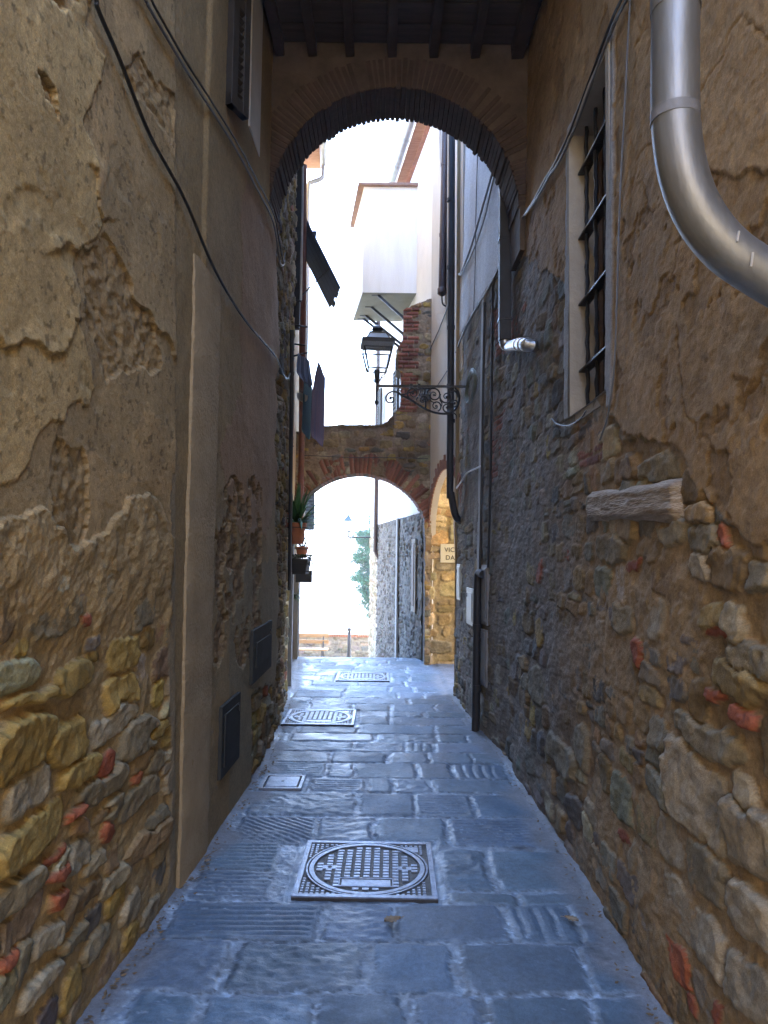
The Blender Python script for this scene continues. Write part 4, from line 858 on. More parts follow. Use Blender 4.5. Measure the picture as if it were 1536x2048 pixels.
line('cable', 'pair of thin cables running down the dark upper left wall, the upper one', 'cable', hitL, [(75, -400), (292, -20), (312, 18), (370, 120), (420, 198), (478, 292), (515, 362), (548, 430), (560, 490), (566, 520), (570, 522)], .035, .006, M_CAB)
line('cable', 'grey cable climbing the right wall above the barred window', 'cable', hitR, [(1480, -470), (1262, -20), (1230, 45), (1190, 150), (1150, 255), (1120, 320), (1100, 350), (1075, 395), (1050, 430)], .04, .009, M_CABG)
line('cable', 'black cable climbing the right wall above the barred window', 'cable', hitR, [(1470, -470), (1252, -20), (1222, 45), (1182, 152), (1142, 258), (1112, 322), (1092, 355), (1068, 400), (1045, 436)], .04, .008, M_CAB)
line('cable', 'thin grey wire dropping beside the near edge of the barred window', 'cable', hitR, [(1290, -450), (1262, -20), (1256, 80), (1250, 200), (1240, 400), (1234, 600), (1228, 740), (1216, 830), (1205, 865), (1200, 880)], .035, .005, M_CABG)
line('cable', 'thin black wire curling under the window sill', 'cable', hitR, [(1104, 838), (1115, 848), (1138, 851), (1160, 838), (1172, 822)], .045, .005, M_CAB)
line('cable', 'bundled cables slanting across the pale painted wall past the arch', 'cable', hitR, [(1000, 300), (985, 345), (962, 425), (940, 500), (922, 545), (917, 548)], .06, .012, M_CABG)
line('cable', 'slack cable slanting just below the bundled one on the pale painted wall', 'cable', hitR, [(1002, 305), (984, 370), (968, 440), (945, 505), (925, 545), (918, 550)], .06, .008, M_CABG)
line('cable', 'twisted cable along the lower edge of the pale painted wall', 'cable', hitR, [(1006, 520), (990, 552), (975, 580), (955, 612), (940, 640), (925, 670), (912, 705)], .05, .011, M_CAB)
line('cable', 'thin vertical wire down the pale painted wall', 'cable', hitR, [(955, 310), (952, 420), (950, 545), (947, 630)], .05, .006, M_CABG)
line('conduit', 'black conduit, nearer of the two running down the right wall to the meter boxes', 'conduit', hitR, [(985, 572), (983, 800), (980, 1000), (976, 1135)], .04, .013, M_PIPEB, 3, 'conduits on the right wall')
line('conduit', 'thinner conduit on a grey strip beside the black one on the right wall', 'conduit', hitR, [(969, 605), (966, 800), (963, 1000), (960, 1140)], .045, .012, M_PIPEB, 3, 'conduits on the right wall')
P = [F3(hitR(968, 598, .012)), F3(hitR(958, 1150, .012))]; tag(MB().bar(P[0], P[1], .16, .03, up=(1, 0, 0)).build('render_strip', M_CEM, None), 'grey cement strip behind the thinner conduit on the right wall', 'cement strip')
line('cable', 'bright bent wire standing off the right wall beside the conduits', 'cable', hitR, [(962, 932), (950, 938), (934, 946), (925, 960), (913, 976)], .05, .009, mat('pale wire', (.6, .6, .6), .4, bump=0))
b = MB(); c0 = F3(hitR(941, 774, .085)); cy_r = abs(hitR(930, 774)[1]-hitR(953, 774)[1])/2; 
for k in range(7):
    rx, rz_ = .052+.006*math.sin(k*2.1), .150+.012*math.sin(k*1.3); b.tube([c0+(.004*k-.012, cy_r*rx/.052*math.cos(t), rz_*math.sin(t)+.01*math.sin(k)) for t in np.linspace(0, 2*math.pi, 26)], .006, 6)
tag(b.build('wire_coil', mat('green grey wire', (.16, .18, .15), .5, bump=0, var=.3), None, smooth=True), 'coil of loose green grey wire hanging on the right wall by the lantern bracket', 'wire coil')
# meter doors and boxes on the right wall
M_PALE = mat('pale meter door', (.52, .55, .50), .5, var=.08, vscale=8, bump=.1)
def wallbox(name, label, cat, hf, s, px0, py0, px1, py1, th, m, parts=True, grp=None):
    a = F3(hf((px0+px1)/2, py0)); c = F3(hf((px0+px1)/2, py1)); ya, yb = sorted((F3(hf(px0, (py0+py1)/2))[1], F3(hf(px1, (py0+py1)/2))[1])); zt, zb = a[2], c[2]
    fx = lambda y, o: float(XL(y))+.012+o if s < 0 else float(XR(y, (zt+zb)/2))-.012-o
    t = thing(name, (fx((ya+yb)/2, 0), (ya+yb)/2, zb), label, cat, grp)
    def slab(y0, y1, z0, z1, o0, o1): return MB().prism([(fx(y0, o0), y0, z0), (fx(y1, o0), y1, z0), (fx(y1, o1), y1, z0), (fx(y0, o1), y0, z0)], (0, 0, z1-z0))
    b = slab(ya, yb, zb, zt, -.06, th); b.build('frame', m, t, bevel=.004)
    e = .12*(yb-ya); slab(ya+e, yb-e, zb+e, zt-e, th-.004, th+.007).build('door', m, t, bevel=.003)
    ym = ya+(yb-ya)*.8; MB().obox((fx(ym, th+.010), ym, (zt+zb)/2+(zt-zb)*.3), (.004, 0, 0), (0, .012, 0), (0, 0, .02)).build('lock', M_IRON, t)
    return t
M_CAB2 = mat('slate grey cabinet door', (.045, .046, .043), .8, 0, var=.25, vscale=5, bump=.25, bscale=12, spec=.15)
G_ = 'slate grey cabinet doors on the left wall'
wallbox('utility_cabinet', 'dark grey cabinet door low on the left wall, nearer the viewer, above the hatch', 'utility cabinet', hitL, -1, 433, 1400, 470, 1536, .022, M_CAB2, grp=G_)
wallbox('utility_cabinet', 'dark grey cabinet door farther along the left wall, set higher', 'utility cabinet', hitL, -1, 497, 1252, 535, 1352, .024, M_CAB2, grp=G_)
G_ = 'pale meter boxes on the right wall'
wallbox('meter_box', 'pale green meter box beside the black standpipe on the right wall', 'meter box', hitR, 1, 938, 1176, 951, 1250, .018, M_PALE, grp=G_)
wallbox('meter_box', 'pale meter box at the far corner of the right wall, set higher', 'meter box', hitR, 1, 918, 1128, 925, 1200, .018, M_PALE, grp=G_)
wallbox('meter_box', 'tall slate grey duct box behind the black standpipe, the upper one', 'meter box', hitR, 1, 969, 1130, 981, 1250, .025, M_GRYP, grp='tall duct boxes on the right wall')
wallbox('meter_box', 'tall slate grey duct box behind the black standpipe, the lower one', 'meter box', hitR, 1, 967, 1258, 978, 1372, .02, M_GRYP, grp='tall duct boxes on the right wall')
sp = [F3(hitR(966, 1149, .05)), F3(hitR(958, 1146, .06)), F3(hitR(955, 1158, .065)), F3(hitR(955, 1190, .065)), F3(hitR(952, 1330, .065)), F3(hitR(950, 1452, .065))]; sp[-1][2] = 0
for q in sp[2:]: q[0], q[1] = sp[3][0]+(q[2]-sp[3][2])*.01, sp[3][1]
st_ = thing('standpipe', sp[-1], 'thick black iron standpipe rising from the paving on the right wall', 'pipe')
MB().tube(smooth_path(sp[:4], 5)+[sp[4], sp[5]], .040, 16).build('pipe', M_PIPEB, st_, smooth=True)
for z in (.42, 1.02): q = np.array([sp[3][0], sp[3][1], z]); MB().tube([q-(0, 0, .03), q+(0, 0, .03)], .049, 16).build('collar', M_PIPEB, st_, smooth=True)
# ================================================================== LEFT SIDE PAST THE STONE WALL
h2 = thing('ochre_house', (-1.4, 11, 0), 'ochre house with eaves and drying laundry on the left past the rubble wall', 'house')
M_OCHR = mat('ochre house render', (.44, .33, .18), .92, var=.2, vscale=2, bump=.6, bscale=22)
Ys = [8.5, 9.5, 12.1, 13.55]; MB().prism([(-9, 8.5, -2)]+[(x, y, -2) for x, y in plan(XL, -.05, Ys)]+[(-9, 13.55, -2)], (0, 0, 11.1)).build('wall', M_OCHR, h2)
ge = F3(atY(648, 330, 13.35)); gs = ge+np.array([.62, -6.2, 0])*np.array([1, 1, 0]); gs = np.array([ge[0]+.33, 8.6, ge[2]])
MB().prism([(ge[0]-.03, 13.6, ge[2]+.06), (gs[0]-.03, 8.5, ge[2]+.06), (gs[0]-1.2, 8.5, ge[2]+.06), (ge[0]-1.2, 13.6, ge[2]+.06)][::-1], (0, 0, .05)).build('eave_soffit', M_SOF, h2)
MB().prism([(ge[0]+.02, 13.62, ge[2]+.115), (gs[0]+.02, 8.48, ge[2]+.115), (-9, 8.48, ge[2]+1.6), (-9, 13.62, ge[2]+1.6)][::-1], (0, 0, .08)).build('roof', M_TILE, h2)
MB().tube([gs, ge], .075, 14).build('gutter', M_COPP, h2, smooth=True)
ex = float(XL(13.3))-.0; b = MB(); b.tube(smooth_path([ge+(0, -.08, -.03), ge+(0, -.08, -.24), ge+(-.06, -.08, -.33), (ex+.10, 13.27, ge[2]-.40), (ex+.05, 13.27, ge[2]-.5), (ex+.05, 13.27, ge[2]-1.5), (ex+.05, 13.27, 2.0)], 6), .045, 12); b.build('gutter_pipe', M_COPP, h2, smooth=True)
M_DOOR = mat('weathered grey door boards', (.22, .22, .215), .85, var=.25, vscale=4, bump=.6, bscale=14, stretch=(6, 6, .6))
dr = thing('door', (-1.45, 12.6, 0), None, None); dr.parent = h2; dr.matrix_parent_inverse = Matrix.Translation(-Vector(h2['_b']))
for i in range(5):
    y0 = 11.75+i*.26; x0_, x1_ = float(XL(y0)), float(XL(y0+.25)); MB().prism([(x0_-.06, y0, -.3), (x1_-.06, y0+.25, -.3), (x1_+.03, y0+.25, -.3), (x0_+.03, y0, -.3)], (0, 0, 2.0)).build('door_board', M_DOOR, dr, bevel=.006)
# tall square black duct on the left
q0, q1 = F3(hitL(596, 330, .10)), F3(hitL(592, 658, .10)); yd = 8.75; a0, a1 = F3(atY(594, 300, yd)), F3(atY(592, 658, yd))
tag(MB().box((a1[0]-.05, yd-.05, a1[2]), (a1[0]+.045, yd+.05, 7.2)).build('downpipe', M_PIPEB, None, bevel=.008), 'broad black duct hanging down the left house front from the eaves', 'downpipe')
line('downpipe', 'slim black pipe at the left corner reaching the paving', 'downpipe', hitL, [(584, 660), (582, 900), (579, 1180)], .05, .022, M_PIPEB, 3)
line('downpipe', 'red brown pipe down the left house front behind the laundry', 'downpipe', hitL, [(607, 330), (605, 660), (603, 900), (599, 1080)], .05, .045, M_RUST, 3, sides=12)
line('cable', 'pale wire down the left house front beside the black duct', 'cable', hitL, [(606, 330), (604, 480), (602, 600)], .13, .012, mat('pale grey wire', (.55, .57, .6), .5, bump=0))
yb_ = 8.18; a0 = F3(atY(566, 1190, yb_)); xq = a0[0]-.0; pz = a0[2]
lp = thing('standpipe', (xq, yb_, 0), 'black standpipe with a brass cap low on the left rubble wall', 'pipe')
MB().tube([(xq, yb_, 0), (xq, yb_, pz)], .031, 14).build('pipe', M_PIPEB, lp, smooth=True); MB().lathe((xq, yb_, pz-.01), [(.034, 0), (.034, .02), (.025, .04)], 14).build('top_cap', M_PIPEB, lp, smooth=True)
z = F3(atY(566, 1278, yb_))[2]; MB().tube([(xq+.02, yb_-.02, z), (xq+.02, yb_-.055, z)], .022, 12).build('brass_cap', mat('brass', (.55, .33, .08), .4, .6, bump=0), lp, smooth=True)
yq = 9.35; a0 = F3(atY(583, 1080, yq)); lq = tag(MB().box((a0[0]-.036, yq-.035, -.02), (a0[0]+.036, yq+.035, a0[2])).build('post', M_GRYP, None, bevel=.006), 'grey square post at the left house corner under the flower pots', 'post')
# top hung shutter board propped out from the left house
M_FLAP = mat('glare blue shutter boards', (.010, .018, .042), .8, var=.25, vscale=6, bump=.3, bscale=18, stretch=(1, 8, 1))  # blue of the glare put into the board colour
fl = thing('awning_shutter', atY(604, 430, 9.2), 'dark top hung shutter board propped out over the alley from the left house', 'shutter')
A_, B_, C_, D_ = F3(atY(600, 420, 9.2)), F3(atY(678, 577, 9.2)), None, None; D_ = A_+np.array([-.24, 1.6, .27]); C_ = B_+np.array([-.24, 1.6, .27]); n_ = np.cross(B_-A_, D_-A_); n_ /= np.linalg.norm(n_)
for i in range(5):
    t0, t1 = i/5+.004, (i+1)/5-.004; L = lambda P, Q, t: P+(Q-P)*t; ov = 1+.03*math.sin(i*2.7)
    MB().prism([L(A_, D_, t0), L(A_, D_, t1), L(L(A_, B_, ov), L(D_, C_, ov), t1), L(L(A_, B_, ov), L(D_, C_, ov), t0)], n_*.03).build('board', M_FLAP, fl, bevel=.004)
MB().bar(A_+n_*.05+(B_-A_)*.3, D_+n_*.05+(C_-D_)*.3, .05, .03).build('batten', M_FLAP, fl)
MB().tube([A_+(B_-A_)*.75, (float(XL(9.2)), 9.2, B_[2]-.15)], .010, 6).build('prop_rod', M_IRON, fl, smooth=True)
# brackets for drying laundry
LG = 'drying rods on the left house front'
for (x0_, y0_, x1_, y1_, Y_, lab) in ((579, 600, 603, 602, 8.55, 'topmost short drying rod on the left house front'), (580, 648, 615, 654, 8.7, 'long drying rod carrying a slack line below the topmost rod'), (589, 688, 611, 691, 9.0, 'short drying rod between the long rod and the blue towel'), (587, 712, 616, 705, 9.1, 'drying rod just above the blue towel')):
    a0, a1 = F3(atY(x0_, y0_, Y_)), F3(atY(x1_, y1_, Y_)); a0[0] = min(a0[0], float(XL(Y_))-.02)
    tag(MB().tube([a0, a1], .011, 8).build('drying_rod', M_IRON, None, smooth=True), lab, 'drying rod', LG)
tag(MB().tube([F3(atY(614, 654, 8.7)), F3(atY(650, 661, 9.0)), F3(atY(683, 668, 9.6)), F3(atY(690, 676, 10.5)), F3(atY(684, 690, 11.4))], .003, 5).build('clothes_line', M_CABG, None), 'thin slack clothes line hanging from the long drying rod', 'clothes line')
def cloth(label, pxl, Y_, m, fold, name='towel', seed=1, dY=.35):
    """pxl: (y, x_left, x_right) rows of the hanging cloth"""
    nu = 36; rows = np.array(pxl, float); nvv = 40; vs = []
    for j in range(nvv):
        t = j/(nvv-1); y = rows[0, 0]+(rows[-1, 0]-rows[0, 0])*t; xl = np.interp(y, rows[:, 0], rows[:, 1]); xr = np.interp(y, rows[:, 0], rows[:, 2])
        for i in range(nu):
            s_ = i/(nu-1); w_ = .022*math.sin(s_*fold+seed+t*1.2)*(.35+t)+.010*math.sin(s_*fold*2.3+seed*2)
            q = F3(atY(xl+(xr-xl)*s_, y, Y_)); vs.append((q[0], q[1]+dY*(s_-.5)+w_*1.6, q[2]+.006*math.sin(s_*9+seed)))
    b = MB().add(vs, [(j*nu+i, j*nu+i+1, (j+1)*nu+i+1, (j+1)*nu+i) for j in range(nvv-1) for i in range(nu-1)]); o = b.build(name, m, None, smooth=True); so = o.modifiers.new('thick', 'SOLIDIFY'); so.thickness = .004
    return tag(o, label, 'laundry', 'laundry drying on the left house front')
def clothmat(n, c, c2=None): return mat(n, c, .95, var=.15, vscale=3, bump=.3, bscale=120, col2=c2, stretch=(6, 6, .4))
cloth('blue grey towel hanging bunched from the rods on the left', [(714, 599, 616), (735, 597, 618), (752, 597, 621), (762, 603, 622), (766, 606, 616)], 9.1, clothmat('blue grey towel', (.14, .17, .26)), 17, seed=2)
cloth('small cream cloth hanging below the blue towel', [(787, 596, 614), (796, 596, 614), (800, 597, 612), (802, 598, 604)], 9.3, clothmat('cream cloth', (.5, .48, .40)), 7, seed=3, dY=.2)
cloth('narrow teal towel hanging behind the cream cloth', [(762, 614, 619), (800, 612, 619), (840, 611, 617), (868, 609, 615), (872, 610, 613)], 9.6, clothmat('teal towel', (.035, .11, .13)), 6, seed=4, dY=.7)
cloth('long striped blue and red towel hanging edge on over the alley', [(740, 643, 645), (765, 637, 644), (800, 631, 643), (850, 629, 642), (870, 628, 641), (884, 630, 639)], 9.4, clothmat('striped towel', (.030, .042, .12), (.10, .05, .075)), 9, 'striped_towel', 5, dY=.9)
# blue-grey shutter leaf beyond the small arch
Yv = 13.7; a0, a1 = F3(atY(606, 985, Yv)), F3(atY(628, 1060, Yv)); b = MB(); b.box((a0[0]-.02, Yv, a1[2]), (a1[0], Yv+.04, a0[2]+.1))
for k in range(13): z = a1[2]+.06+k*.058; b.obox(((a0[0]+a1[0])/2, Yv-.004, z), ((a1[0]-a0[0])/2-.03, 0, 0), (0, .012, .014), (0, -.003, .003))
o = b.build('shutter_leaf', mat('blue grey shutter paint', (.20, .25, .31), .6, var=.12, bump=.1), None); tag(o, 'open blue grey shutter leaf jutting out left, seen under the small arch', 'shutter')
# ------------------------------------------------------------------ potted plants
M_TERRA = mat('terracotta', (.42, .15, .07), .8, var=.16, vscale=10, bump=.25, bscale=60)
M_SOIL = mat('potting soil', (.03, .022, .016), .95, bump=.5)
M_LF = mat('strap leaves', (.05, .13, .045), .5, var=.35, vscale=9, bump=.1)
M_LF2 = mat('grey green trailing leaves', (.05, .08, .045), .6, var=.4, vscale=30, bump=0)
def blades(c, n, L0, L1, w0, r, up0=.3, up1=1.4, droop=.9, z0=0.):
    b = MB()
    for i in range(n):
        az = r.uniform(0, 2*math.pi); el = r.uniform(up0, up1); L = r.uniform(L0, L1); w_ = w0*r.uniform(.7, 1.2); p = np.array(c, float)+(r.uniform(-.03, .03), r.uniform(-.03, .03), z0); seg = 9; vs = []; dirv = np.array([math.cos(az)*math.cos(el), math.sin(az)*math.cos(el), math.sin(el)]); sdv = np.array([-math.sin(az), math.cos(az), 0])
        for k in range(seg+1):
            t = k/seg; ww = w_*(1-t**2.5)*(.55+.45*min(1, t*4)); nrm = np.cross(sdv, dirv)
            vs += [p-sdv*ww/2+nrm*ww*.18, p, p+sdv*ww/2+nrm*ww*.18]; p = p+dirv*L/seg; dirv = dirv+np.array([0, 0, -droop*(1.4-el*.6)/seg*(.4+t)]); dirv /= np.linalg.norm(dirv)
        b.add(vs, [(k*3+m, k*3+m+1, k*3+m+4, k*3+m+3) for k in range(seg) for m in (0, 1)])
    return b
def pot(name, px, py, Y_, w_px, h_px, label, plant):
    c = F3(atY(px, py, Y_)); R_ = w_px/2*Y_/1420; H_ = h_px*Y_/1420; t = thing(name, c-(0, 0, H_), label, 'potted plant', 'terracotta pots hanging on the left')
    o = c-(0, 0, H_)
    MB().lathe(o, [(R_*.62, 0), (R_*.66, .004), (R_*.93, H_*.82), (R_*1.02, H_*.82), (R_*1.04, H_), (R_*.92, H_), (R_*.90, H_*.9)], 28).build('flower_pot', M_TERRA, t, smooth=True)
    MB().lathe(o, [(R_*.86, H_*.88), (R_*.86, H_*.93)], 20).build('soil', M_SOIL, t)
    plant(c).build('leaves', M_LF, t, smooth=True)
    b = MB(); b.tube([o+(R_*1.06*math.cos(a), R_*1.06*math.sin(a), H_*.78) for a in np.linspace(0, 2*math.pi, 25)], .005, 6); b.tube([o+(-R_*1.06, 0, H_*.78), (float(XL(Y_))-.02, Y_, o[2]+H_*.78)], .006, 6); b.build('wall_ring', M_IRON, t, smooth=True); return t
r1 = random.Random(77); r2 = random.Random(78)
pot('potted_plant', 594, 1046, 8.3, 38, 42, 'spiky strap leaved plant in the larger terracotta pot on the left wall', lambda c: blades(c, 60, .24, .56, .05, r1, .15, 1.5, 1.2))
pot('potted_plant', 604, 1093, 9.7, 26, 22, 'smaller terracotta pot with thin arching leaves behind the spiky plant', lambda c: blades(c, 30, .2, .42, .018, r2, .1, 1.3, 1.8))
Yx = 8.9; c = F3(atY(603, 1132, Yx)); bx = thing('planter_box', c-(0, 0, .1), 'black planter box of trailing foliage hung on the left wall', 'planter')
MB().prism([(c[0]-.09, Yx-.20, c[2]-.10), (c[0]+.07, Yx-.20, c[2]-.10), (c[0]+.10, Yx-.22, c[2]+.09), (c[0]-.10, Yx-.22, c[2]+.09)], (0, .42, 0)).build('box', M_PIPEB, bx, bevel=.006)
b = MB(); r = random.Random(5)
for i in range(420):
    y = Yx+r.uniform(-.22, .22); x = c[0]+r.uniform(-.10, .12); z = c[2]+.09+r.uniform(0, .055)
    if r.random() < .25: x = c[0]+.10+r.uniform(0, .09); z = c[2]+.10-r.random()**1.2*.20-(x-c[0]-.1)*.6
    d = np.array([r.gauss(0, 1), r.gauss(0, 1), r.gauss(0, 1)]); d /= np.linalg.norm(d); s2 = np.cross(d, (.3, .5, .8)); s2 /= np.linalg.norm(s2); p = np.array([x, y, z]); L = r.uniform(.018, .035)
    b.add([p-d*L*.5, p+s2*L*.3, p+d*L*.5, p-s2*L*.3], [(0, 1, 2, 3)])
b.build('leaves', M_LF2, bx); b = MB()
for z in (-.06, .03): b.tube([(c[0]+.12, Yx-.24, c[2]+z), (float(XL(Yx))-.02, Yx-.24, c[2]+z)], .005, 6); b.tube([(c[0]+.12, Yx-.24, c[2]+z), (c[0]+.12, Yx+.24, c[2]+z)], .005, 6)
b.build('wire_cradle', M_IRON, bx, smooth=True)
Yx = 11.0; c = F3(atY(617, 1154, Yx)); lb = thing('letter_box', c-(0, 0, .09), 'small dark box fixed past the planter on the left', 'box')
MB().box((c[0]-.2, Yx, c[2]-.085), (c[0]+.045, Yx+.12, c[2]+.085)).build('box_body', M_PIPEB, lb, bevel=.006); MB().box((c[0]-.21, Yx-.01, c[2]+.087), (c[0]+.055, Yx+.13, c[2]+.10)).build('lid', M_PIPEB, lb, bevel=.003)
Yx = 10.3; c = F3(atY(600, 1190, Yx)); pp = thing('hanging_plant', (c[0], Yx, c[2]-.1), 'sprig of thin drooping leaves on the wall under the planter box', 'plant')
blades((c[0]-.06, Yx, c[2]), 20, .12, .26, .016, random.Random(9), -.6, .9, 1.0).build('leaves', M_LF, pp, smooth=True); MB().lathe((c[0]-.06, Yx, c[2]-.05), [(.025, 0), (.035, .06)], 10).build('cup', M_PIPEB, pp, smooth=True)
# ================================================================== WALL LANTERN
YL = 8.2; sc = YL/1420
def lp_(x, y, dy=0.): q = F3(atY(x, y, YL)); q[1] += dy; return q
lan = thing('wall_lantern', lp_(918, 772), 'black four sided street lantern on a scrolled iron bracket over the alley', 'street lantern')
cxp = 753.5; ax0 = lp_(cxp, 772)
def zpx(y): return float(lp_(cxp, y)[2])
RA = math.pi/4+.10
def sq(prof, m, name, n=4, smooth=False): return MB().lathe((ax0[0], YL, 0), [(w_*sc*(math.sqrt(2)/2 if n == 4 else .5), zpx(y)) for w_, y in prof], n, RA if n == 4 else 0).build(name, m, lan, smooth=smooth)
sq([(1, 643), (2, 647), (2, 650), (8, 650.5), (20, 655), (24, 659), (22, 661), (13, 663), (11, 667), (12, 668), (16, 670)][::-1], M_IRON, 'finial', 20, True)
M_GL = bpy.data.materials.new('old lantern glass'); M_GL.use_nodes = True; p_ = M_GL.node_tree.nodes['Principled BSDF']; p_.inputs['Base Color'].default_value = (.95, .97, .97, 1); p_.inputs['Roughness'].default_value = .12; p_.inputs['Transmission Weight'].default_value = 1.; p_.inputs['IOR'].default_value = 1.03; p_.inputs['Alpha'].default_value = .35
def posts(w0, y0, w1, y1, m, name, th=.013):
    for k in range(4):
        b = MB(); a = RA+k*math.pi/2; r0, r1_ = w0*sc*.7071, w1*sc*.7071; b.bar((ax0[0]+r0*math.cos(a), YL+r0*math.sin(a), zpx(y0)), (ax0[0]+r1_*math.cos(a), YL+r1_*math.sin(a), zpx(y1)), th, th, up=(math.cos(a), math.sin(a), 0)); b.build(name, m, lan)
M_GLR = mat('weathered pale roof glass', (.50, .62, .74), .2, var=.15, bump=0)
def panes(w0, y0, w1, y1, name, mg=None):
    for k in range(4):
        a, a2 = RA+k*math.pi/2, RA+(k+1)*math.pi/2; r0, r1_ = w0*sc*.69, w1*sc*.69; P = [np.array([ax0[0]+r_*math.cos(t), YL+r_*math.sin(t), zpx(y)]) for r_, y, t in ((r0, y0, a), (r0, y0, a2), (r1_, y1, a2), (r1_, y1, a))]
        nn = np.cross(P[1]-P[0], P[3]-P[0]); MB().prism(P, nn/np.linalg.norm(nn)*.003).build(name, mg or M_GL, lan)
posts(32, 669, 50, 685, M_IRON, 'roof_rib', .009); panes(32, 669, 50, 685, 'roof_pane', M_GLR)
b = MB()
for (w_, y0, y1, t_) in ((64, 684, 692, .012),):
    for k in range(4):
        a, a2 = RA+k*math.pi/2, RA+(k+1)*math.pi/2; r_ = w_*sc*.7071; P = [np.array([ax0[0]+r_*math.cos(t), YL+r_*math.sin(t), (zpx(y0)+zpx(y1))/2]) for t in (a, a2)]
        b.bar(P[0], P[1], t_, (zpx(y0)-zpx(y1)))
b.lathe((ax0[0], YL, zpx(690)), [(61*sc*.7071, -.006), (61*sc*.7071, .006)], 4, RA); b.build('frieze', M_IRON, lan); b = MB()
for w_, y in ((34, 669), (56, 701), (36, 740)):
    for k in range(4): a, a2 = RA+k*math.pi/2, RA+(k+1)*math.pi/2; r_ = w_*sc*.7071; b.bar((ax0[0]+r_*math.cos(a), YL+r_*math.sin(a), zpx(y)), (ax0[0]+r_*math.cos(a2), YL+r_*math.sin(a2), zpx(y)), .014, .014)
b.build('frame', M_IRON, lan)
posts(56, 700, 37, 741, M_IRON, 'corner_post', .017); panes(55, 701, 36, 739, 'glass_pane')
sq([(11, 740), (12, 742), (10, 752), (7, 762), (4.2, 766), (3.6, 798), (4, 800), (8, 803), (8.5, 806), (5, 809), (1, 811)][::-1], M_IRON, 'stem', 16, True)
b = MB()
for k in range(4):
    a = RA+k*math.pi/2; cr = lambda r_, y: (ax0[0]+r_*sc*math.cos(a), YL+r_*sc*math.sin(a), zpx(y)); b.tube(smooth_path([cr(26, 742), cr(24, 749), cr(15, 753), cr(9, 760), cr(3, 765)], 5), .005, 6)
b.build('cradle_arm', M_IRON, lan, smooth=True)
br = thing('bracket', lp_(918, 772), None, None); br.parent = lan; br.matrix_parent_inverse = Matrix.Translation(-Vector(lan['_b']))
wx_ = float(XR(YL, zpx(772)))+.03; b = MB(); b.bar(lp_(752, 772), (wx_, YL, float(lp_(900, 773)[2])), .026, .026)
for x in (822, 838, 896): b.box(tuple(lp_(x-3, 776.5)-(0, .017, 0)), tuple(lp_(x+3, 768)+(0, .017, 0)))
b.build('arm', M_IRON, br)
def curve(pts, r0, r1=None, n=8): P = smooth_path([lp_(x, y) for x, y in pts], 6); return P, np.linspace(r0, r1 or r0, len(P))
def spiral(cx, cy, R_, a0, turns, sgn=1, k=20): return [(cx+R_*(1-.82*i/k)*math.cos(a0+sgn*2*math.pi*turns*i/k), cy+R_*(1-.82*i/k)*math.sin(a0+sgn*2*math.pi*turns*i/k)) for i in range(k+1)]
b = MB()
for pts, r0, r1_ in (([(803, 790), (790, 783), (778, 786), (772, 795), (775, 804), (784, 805), (787, 797), (781, 794), (779, 798)], .012, .007), ([(803, 790), (822, 800), (840, 812), (860, 822), (880, 827), (900, 826), (913, 816), (918, 800), (917, 785), (910, 776)], .015, .012),
                    ([(803, 790), (820, 785), (838, 778), (860, 777)], .010, .006), ([(905, 824), (912, 830), (914, 838)], .010, .004), ([(851, 818), (851, 803), (848, 790), (850, 780), (845, 776)], .012, .007),
                    (spiral(826, 787, 12, 2.2, 1.5, 1), .010, .005), (spiral(868, 790, 15, 3.3, 1.6, 1), .011, .005), (spiral(846, 800, 9, .3, 1.3, -1), .009, .004), (spiral(872, 812, 11, 1.2, 1.3, -1), .010, .005), (spiral(893, 794, 14, 3.6, 1.4, -1), .011, .005), (spiral(894, 815, 11, .2, 1.3, 1), .010, .005), (spiral(909, 806, 8, 1.7, 1.2, -1), .010, .005), (spiral(800, 780, 6, 1.5, 1.2, 1), .007, .004),
                    ([(832, 800), (838, 790), (842, 780)], .009, .005), ([(880, 800), (884, 808), (880, 818)], .009, .005), ([(858, 790), (862, 802), (872, 806)], .009, .005), ([(900, 780), (912, 784), (917, 795)], .013, .012)):
    P, rr_ = curve(pts, r0, r1_); b.tube(P, list(rr_), 7)
for x, y in ((781, 797), (826, 787), (868, 790), (846, 800), (872, 812), (893, 794), (894, 815), (909, 806), (851, 803)): b.lathe(lp_(x, y)-(0, 0, .014), [(.003, 0), (.013, .008), (.016, .014), (.013, .02), (.003, .028)], 8)
b.build('scrollwork', M_IRON, br, smooth=True)
MB().box((wx_-.05, YL-.03, float(lp_(900, 830)[2])), (wx_+.02, YL+.03, float(lp_(900, 766)[2]))).build('wall_plate', M_IRON, br, bevel=.004)
# wire across the small arch, corner pipe beyond
P = [F3(atY(x, y, Y2-.06)) for x, y in ((606, 911), (640, 912), (700, 915), (760, 915), (856, 917))]; tag(MB().tube(smooth_path(P, 6), .006, 6).build('cable', M_CAB, None), 'thin wire strung across the face of the small arch', 'cable')
u_, _z = hit_front(757, 900, .06); q = fpt(FL-.05, 0, .07); tag(MB().tube(smooth_path([q+(0, 0, 9), q+(0, 0, 5.), q+(0, 0, 2.1), q+(0, 0, 1.86), q+(.05, -.02, 1.72), q+(.13, -.02, 1.68)], 6), .05, 12).build('downpipe', M_BRNP, None, smooth=True), 'brown downpipe at the far corner seen through the small arch', 'downpipe')
P = [hit_screen(862, 700), hit_screen(900, 610)]; tag(MB().tube([sc_pt(P[0][0], P[0][1], .02), sc_pt((P[0][0]+P[1][0])/2, (P[0][1]+P[1][1])/2-.03, .02), sc_pt(P[1][0], P[1][1], .02)], .009, 6).build('cable', M_CAB, None), 'cable slanting up the cream wall beside the brick pier', 'cable')
